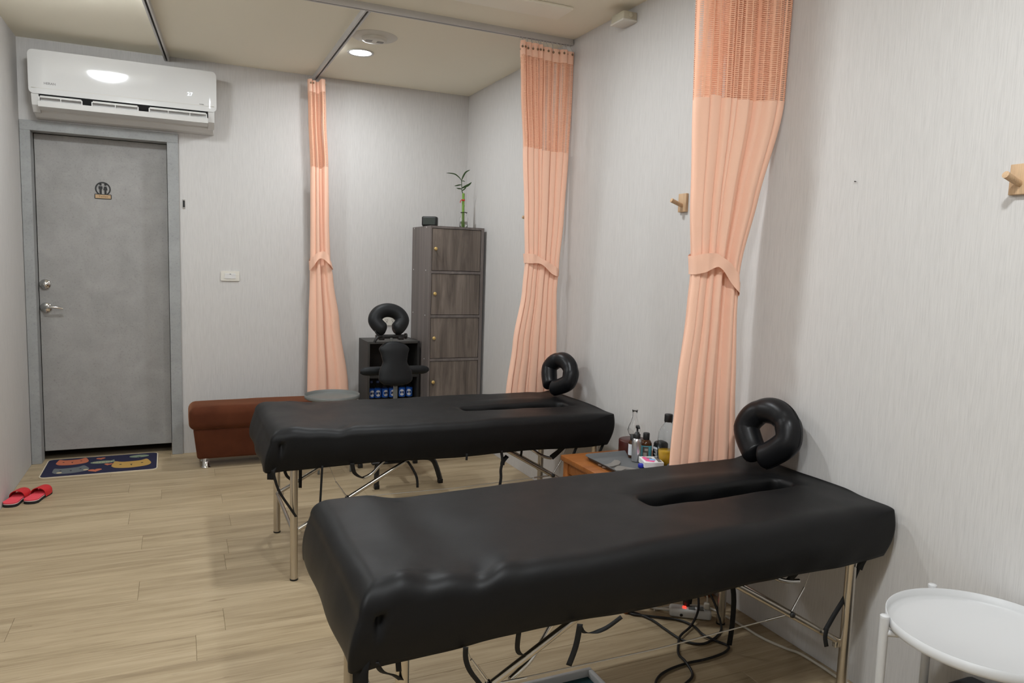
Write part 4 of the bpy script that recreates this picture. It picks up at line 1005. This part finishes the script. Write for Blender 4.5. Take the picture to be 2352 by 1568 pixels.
# ------------------------------------------------------------------ floor mat with cats
o = thing('door_mat', (-.455, 5.16, 0), 'navy doormat with coral, grey and mustard cat faces by the door', 'mat')
mrot = Matrix.Translation((-.457, 5.175, 0)) @ Matrix.Rotation(.012, 4, 'Z')
mf = lambda a, b, h: tuple(mrot @ Vector((a, b, h)))
MB().prism(rrect(-.318, .318, -.210, .215, .035), mf, .006).build('binding', M_mattrim, o)
MB().prism(rrect(-.311, .311, -.203, .208, .030), mf, .0068).build('pile', M_navy, o)
def mprint(name, pts, m, h0=.0068, h=.0006): MB().prism(pts, lambda a, b, q: mf(a, b, h0+q), h).build(name, m, o)
def sm2(pts, n=5):
    P = smooth_pts([(a, b, 0) for a, b in pts]+[(*pts[0], 0)], n); return [(p.x, p.y) for p in P[:-1]]
def cat(cx_, cy_, w_, h_, m, ang=0, face=M_m_bk, cheeks=False):
    c_, s_ = math.cos(ang), math.sin(ang)
    R_ = lambda L: [(cx_+a*c_-b*s_, cy_+a*s_+b*c_) for a, b in L]
    out = sm2([(-w_*.5, -h_*.10), (-w_*.46, h_*.22), (-w_*.40, h_*.50), (-w_*.24, h_*.36), (0, h_*.33), (w_*.24, h_*.36), (w_*.40, h_*.50), (w_*.47, h_*.22), (w_*.5, -h_*.12), (w_*.38, -h_*.38), (0, -h_*.5), (-w_*.38, -h_*.38)], 4)
    mprint('cat_print', R_(out), m)
    ey = w_*.026
    for sx in (-.27, .27): mprint('cat_eye', R_([(sx*w_+ey*1.3*math.cos(2*PI*i/8), h_*.02+ey*1.3*math.sin(2*PI*i/8)) for i in range(8)]), face, .0074, .0004)
    mprint('cat_nose', R_([(-.035*w_, -.05*h_), (.035*w_, -.05*h_), (.008*w_, -.13*h_), (.008*w_, -.22*h_), (-.008*w_, -.22*h_), (-.008*w_, -.13*h_)]), face, .0074, .0004)
    if cheeks:
        for sx in (-.32, .40): mprint('cat_cheek', R_([(sx*w_+.075*w_*math.cos(2*PI*i/14), -.24*h_+.10*h_*math.sin(2*PI*i/14)) for i in range(14)]), M_m_cr, .0072, .0004)
cat(-.175, .118, .180, .150, M_m_or, .06)
cat(-.165, -.080, .195, .150, M_m_gr, .18, cheeks=True)
cat(.165, -.040, .225, .185, M_m_ye, .05)
def heart(cx_, cy_, s_, ang=0):
    P = []
    for i in range(24):
        t = 2*PI*i/24; x = 16*math.sin(t)**3/17; y = (13*math.cos(t)-5*math.cos(2*t)-2*math.cos(3*t)-math.cos(4*t))/17
        P.append((cx_+s_*(x*math.cos(ang)-y*math.sin(ang)), cy_+s_*(x*math.sin(ang)+y*math.cos(ang))))
    mprint('heart_print', P, M_m_or)
heart(-.018, .150, .028, .1); heart(.035, -.010, .027, -.2); heart(-.030, -.130, .040, .15)
def bubble(cx_, cy_, w_, h_, tail):
    mprint('speech_bubble', [(cx_+w_*math.cos(2*PI*i/28), cy_+h_*math.sin(2*PI*i/28)) for i in range(28)], M_m_sg)
    mprint('bubble_tail', [(cx_+tail[0]-.012, cy_+tail[1]*.6), (cx_+tail[0]+.014, cy_+tail[1]*.6), (cx_+tail[0]+tail[2], cy_+tail[1]*1.5)], M_m_sg)
bubble(.000, .055, .070, .032, (.05, .030, .012)); bubble(.205, .140, .058, .032, (.0, -.030, -.006))
text_mb('Meow!', .036, lambda a, b, h: mf(-.002+a, .055+b, .0076+h), .0002, spacing=1.1).build('bubble_text', M_m_cr, o)

# ------------------------------------------------------------------ slippers
def slipper(loc, rot, label, mirror=1):
    o = thing('slipper', loc, label, 'slipper', 'red slippers by the left wall')
    mtx = Matrix.Translation(Vector(loc)) @ Matrix.Rotation(rot, 4, 'Z') @ Matrix.Scale(.82, 4)
    def sole(ins=0):
        P = [(-.045, -.10), (-.030, -.125), (0, -.133), (.030, -.125), (.043, -.10), (.040, -.04), (.041, .02), (.050, .07), (.049, .105), (.033, .130), (.005, .138), (-.026, .126), (-.044, .10), (-.048, .06), (-.041, .01), (-.041, -.04)]
        P = sm2([(a*mirror*(1-ins/.05), b*(1-ins/.13)) for a, b in P], 4); return P
    T = lambda z0: (lambda a, b, h: tuple(mtx @ Vector((a, b, z0+h))))
    MB().prism(sole(), T(0), .018).build('outsole', M_slblack, o)
    MB().prism(sole(.0005), T(.018), .004).build('midsole', M_slwhite, o)
    fb = MB().prism(sole(.0005), T(.022), .008).build('footbed', M_slpink, o)
    rb = MB(); pts = sole(.004)
    for i in range(22):
        y = -.120+.0114*i; xs_ = [a for a, b in pts if abs(b-y) < .018]
        if xs_: rb.box(min(xs_)*.9, max(xs_)*.9, y-.003, y+.003, .029, .0315, .001, 1, mtx)
    rb.build('ribs', M_slpink, fb)
    rows_ = []
    for i in range(9):
        t = i/8; y = -.005+.095*t; w_ = .047+.003*math.sin(PI*t); hgt = .046-.012*t; row = []
        for j in range(17):
            a = PI*j/16; row.append(tuple(mtx @ Vector((-w_*math.cos(a)*mirror, y+.018*math.sin(a)*(1 if t > .5 else -.2)*(1), .014+(hgt+.012)*math.sin(a)**.7))))
        rows_.append(row)
    inn = [[tuple(Vector(p)-Vector((0, 0, .003))) for p in r] for r in rows_]
    mb = MB().grid(rows_); mb.grid([r[::-1] for r in inn]); mb.grid([rows_[0], inn[0]]); mb.grid([rows_[-1], inn[-1]])
    mb.build('strap', M_slred, o)
slipper((-.806, 4.555, 0), -.20, 'red slide slipper touching the left wall')
slipper((-.713, 4.580, 0), -.26, 'red slide slipper of the pair nearer the doormat and farther from the wall', -1)

# ------------------------------------------------------------------ floor clutter under the nearest table
o = thing('power_strip', (1.80, 2.18, 0), 'white power strip with red lit switch on the floor under the table', 'power strip')
rz = Matrix.Translation((1.805, 2.180, 0)) @ Matrix.Rotation(-.60, 4, 'Z')
MB().box(-.080, .080, -.026, .026, .001, .036, .010, 4, rz).build('case', M_white2, o)
MB().box(-.030, -.016, -.014, .004, .034, .040, .002, 2, rz).build('rocker_switch', M_redled, o)
for x in (-.008, .025): MB().box(x, x+.026, -.018, .014, .0345, .0375, .002, 1, rz).build('socket', M_greytray, o)
rb = MB(); rb.lathe([(0, -.0275), (.006, -.0272), (.006, -.020)], (-.035, 0, .014), 12, 'y'); rb.v = [tuple(rz @ Vector(p)) for p in rb.v]; rb.build('reset_button', M_blackm, o)
tp = [tuple(rz @ Vector(p)) for p in ((-.078, 0, .018), (-.10, .002, .017), (-.125, .012, .012), (-.155, .03, .006))]
MB().tube(smooth_pts(tp, 4), [.0065]*5+[.0045]*8, 10).build('lead', M_cordw, o)
o = thing('plug', tuple(rz @ Vector((-.015, .012, .038))), 'black plug pushed into the white power strip', 'plug')
MB().box(-.028, -.002, .004, .030, .0362, .072, .006, 2, rz).build('plug_body', M_blackm, o)
o = thing('plug', tuple(rz @ Vector((.06, .0, .038))), 'off-white plug at the far end of the power strip', 'plug')
MB().box(.050, .074, -.010, .014, .0362, .064, .006, 2, rz).build('plug_body', M_cordw, o)
MB().tube(smooth_pts([tuple(rz @ Vector(p)) for p in ((.062, .002, .06), (.062, .006, .085), (.045, .015, .098), (.01, .03, .10), (-.03, .06, .07), (-.04, .09, .02))], 4), .0035, 8).build('lead', M_cordw, o)
bc = [(1.815, 2.19, .07), (1.845, 2.15, .12), (1.858, 2.11, .085), (1.865, 2.075, .02), (1.835, 2.035, .006), (1.765, 1.995, .006), (1.70, 1.985, .006), (1.655, 2.03, .006), (1.645, 2.12, .006), (1.64, 2.20, .006), (1.615, 2.265, .006), (1.592, 2.288, .006), (1.600, 2.262, .006), (1.655, 2.225, .006), (1.735, 2.165, .006), (1.760, 2.10, .007),
      (1.745, 2.03, .012), (1.765, 1.985, .007), (1.785, 1.935, .006), (1.735, 1.905, .006), (1.65, 1.895, .006), (1.575, 1.898, .006), (1.50, 1.890, .006), (1.435, 1.868, .006), (1.392, 1.825, .006), (1.42, 1.78, .006), (1.49, 1.80, .006), (1.545, 1.835, .006), (1.565, 1.90, .013), (1.58, 1.955, .006), (1.62, 2.01, .006), (1.66, 2.05, .013), (1.75, 2.10, .014), (1.82, 2.15, .05), (1.84, 2.20, .12), (1.85, 2.235, .02)]
MB().tube(smooth_pts(bc, 8), .0045, 10).build('power_cord', M_blackm, loc=(1.7, 2.0, 0), label='black power cord looped on the floor beneath the nearest table', cat='cord')  # black power cord, starting at the plug in the strip
MB().tube(smooth_pts([(1.70, 2.27, .005), (1.80, 2.26, .005), (1.885, 2.235, .005), (1.925, 2.182, .005), (1.940, 2.05, .005), (1.946, 1.937, .005), (1.972, 1.85, .005), (1.992, 1.80, .006), (1.996, 1.70, .006), (1.994, 1.62, .006), (2.008, 1.45, .006), (2.015, 1.2, .006), (2.015, .8, .006)], 6), .0048, 10).build('wall_cable', M_cordw, loc=(1.99, 1.8, 0), label='off-white cable running along the foot of the right wall', cat='cable')
o = thing('storage_tray', (1.06, 1.78, 0), 'white-framed shallow box lined in dark teal on the floor at the bottom edge', 'box')
for nm, b in (('frame_bar', (.86, 1.222, 1.946, 1.962)), ('frame_bar', (.86, 1.222, 1.60, 1.616)), ('frame_bar', (1.206, 1.222, 1.616, 1.946)), ('frame_bar', (.86, .876, 1.616, 1.946))): MB().box(*b, .002, .034, .004).build(nm, M_whitetray, o)
MB().box(.876, 1.206, 1.616, 1.946, .002, .010).build('lining', M_tealbox, o)
# dark box below the white tray table
o = thing('storage_box', (1.90, 1.10, 0), 'charcoal cloth box on the floor under the white tray table', 'box')
bm = softbox(1.800, 2.015, .93, 1.225, 0, .245, .02, .006); mb = MB(); mb._bm(bm, None, True); mb.build('box_body', M_charcoal, o)
MB().box(1.798, 2.017, .928, 1.227, .225, .232, .002).build('lid_edge', M_charcoal, o)
